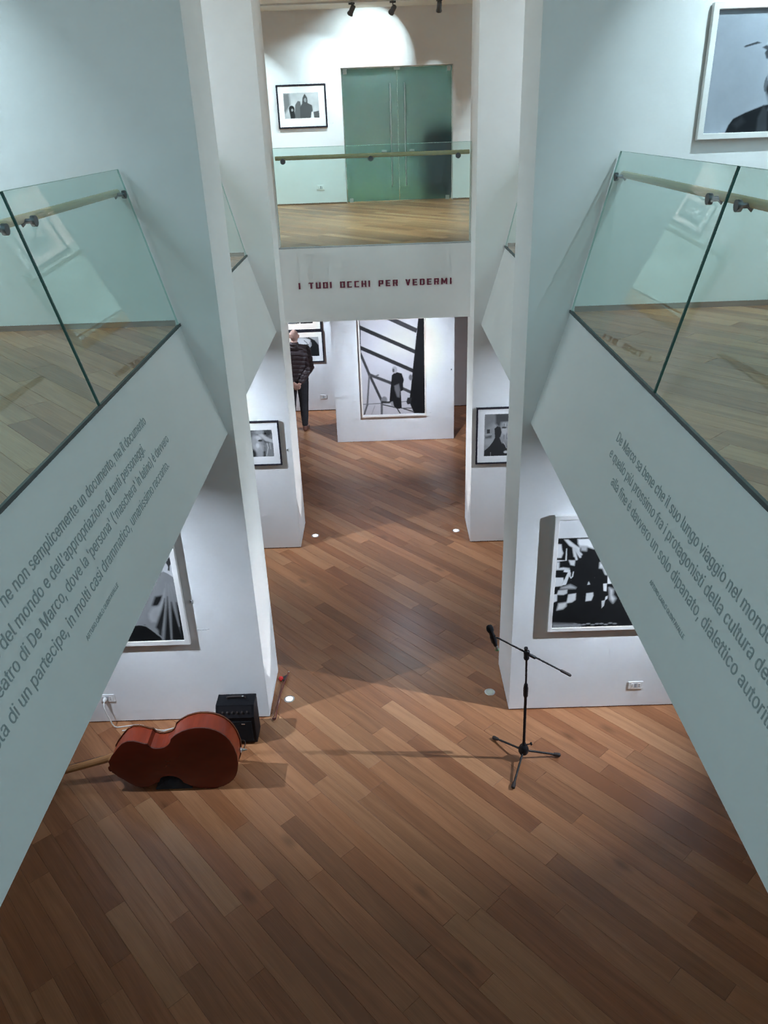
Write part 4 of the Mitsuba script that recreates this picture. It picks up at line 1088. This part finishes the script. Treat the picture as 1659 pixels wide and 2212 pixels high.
lamp((2.6, 7.9, ZB - .16), (1.4, 8.803, 1.3), ZB, PW['mid_right'], 'unseen spotlight under the far right gallery aimed at the man by a window', 40, 10, tint=LOWT)  # unseen and dimmer, lights the right face of the far cross wall
track(-3.2, 2.4, 12.0, ZB, 'unseen white ceiling track under the bridge')  # hidden by the bridge
lamp((-2.5, 13.05, ZB - .16), (-1.35, 14.128, 1.25), ZB, PW['back_left'], 'unseen spotlight under the bridge aimed at the back wall pictures', 42, 10, tint=LOWT)  # unseen behind the bridge front, lights the left of the back wall
lamp((.2, 10.3, ZB - .16), (-.1, 8.4, 0), ZB, PW['floor'], 'added fill spotlight under the bridge aimed at the floor between the far cross walls', 62, 20, tint=LOWT)  # added fill, brightens the floor between the cross walls
lamp((.5, 10.75, ZB - .16), (.1, 12.45, .9), ZB, PW['panel'], 'unseen spotlight under the bridge aimed at the robed figure photograph', 45, 15, tint=LOWT)  # unseen behind the bridge front, lights the free-standing wall
# added soft fill panels over the galleries, outside the picture
for sx, nm in ((-1, 'left'), (1, 'right')):
    for ya, yb, pw, wh in ((-1.2, 4.3, PW['wash'], 'near'), (6.5, 8.6, PW['wash_far'], 'far')):
        tint = WASHT if wh == 'near' else WASHF
        xx, hw = (-3.3 if sx < 0 else 3.1), .6
        k = thing('fill_panel', f'long added fill light panel over the {wh} {nm} gallery', 'fill lamp')  # added for soft ambient light on fascias and walls
        for o in (-hw - .01, hw):
            obj('side', bx(xx + o, xx + o + .01, ya, yb, CEIL - .06, CEIL - .001), 'm_lamp_white', k)
        key = obj('diffuser', quad((xx - hw, ya, CEIL - .04), (xx - hw, yb, CEIL - .04), (xx + hw, yb, CEIL - .04), (xx + hw, ya, CEIL - .04)), 'm_lens', k)
        scene[key]['emitter'] = {'type': 'area', 'radiance': rgb(*(pw * tint))}
track(-1.5, 1.3, 11.2, CEIL, 'unseen white ceiling track across the bridge, carrying the added spotlight')  # out of view, holds the added bridge lamp
lamp((-.1, 11.2, CEIL - .16), (-.1, 11.9, FL), CEIL, PW['bridge'], 'added fill spotlight over the bridge floor', 60, 35)  # added flood, brightens the bridge floor
# unseen round light in the room behind, brightening the frosted door
def downlight(x, y, r, power, label):
    k = thing('unseen_ceiling_light', label, 'ceiling light')
    obj('rim', lathe([(r, 0), (r + .02, 0), (r + .02, .03), (r, .03)], (x, y, CEIL - .0305), (0, 0, 1), 32), 'm_lamp_white', k, smooth=40)
    key = obj('diffuser', lathe([(r, 0), (r * .5, .004), (.001, .005)], (x, y, CEIL - .026), (0, 0, -1), 32), 'm_lens', k)
    scene[key] = {**scene[key], 'emitter': {'type': 'area', 'radiance': rgb(*(power * np.array([.86, 1.0, 1.0])))}}
downlight(.0, 15.9, .2, PW['back_room'], 'unseen round ceiling light brightening the frosted door from the room behind')
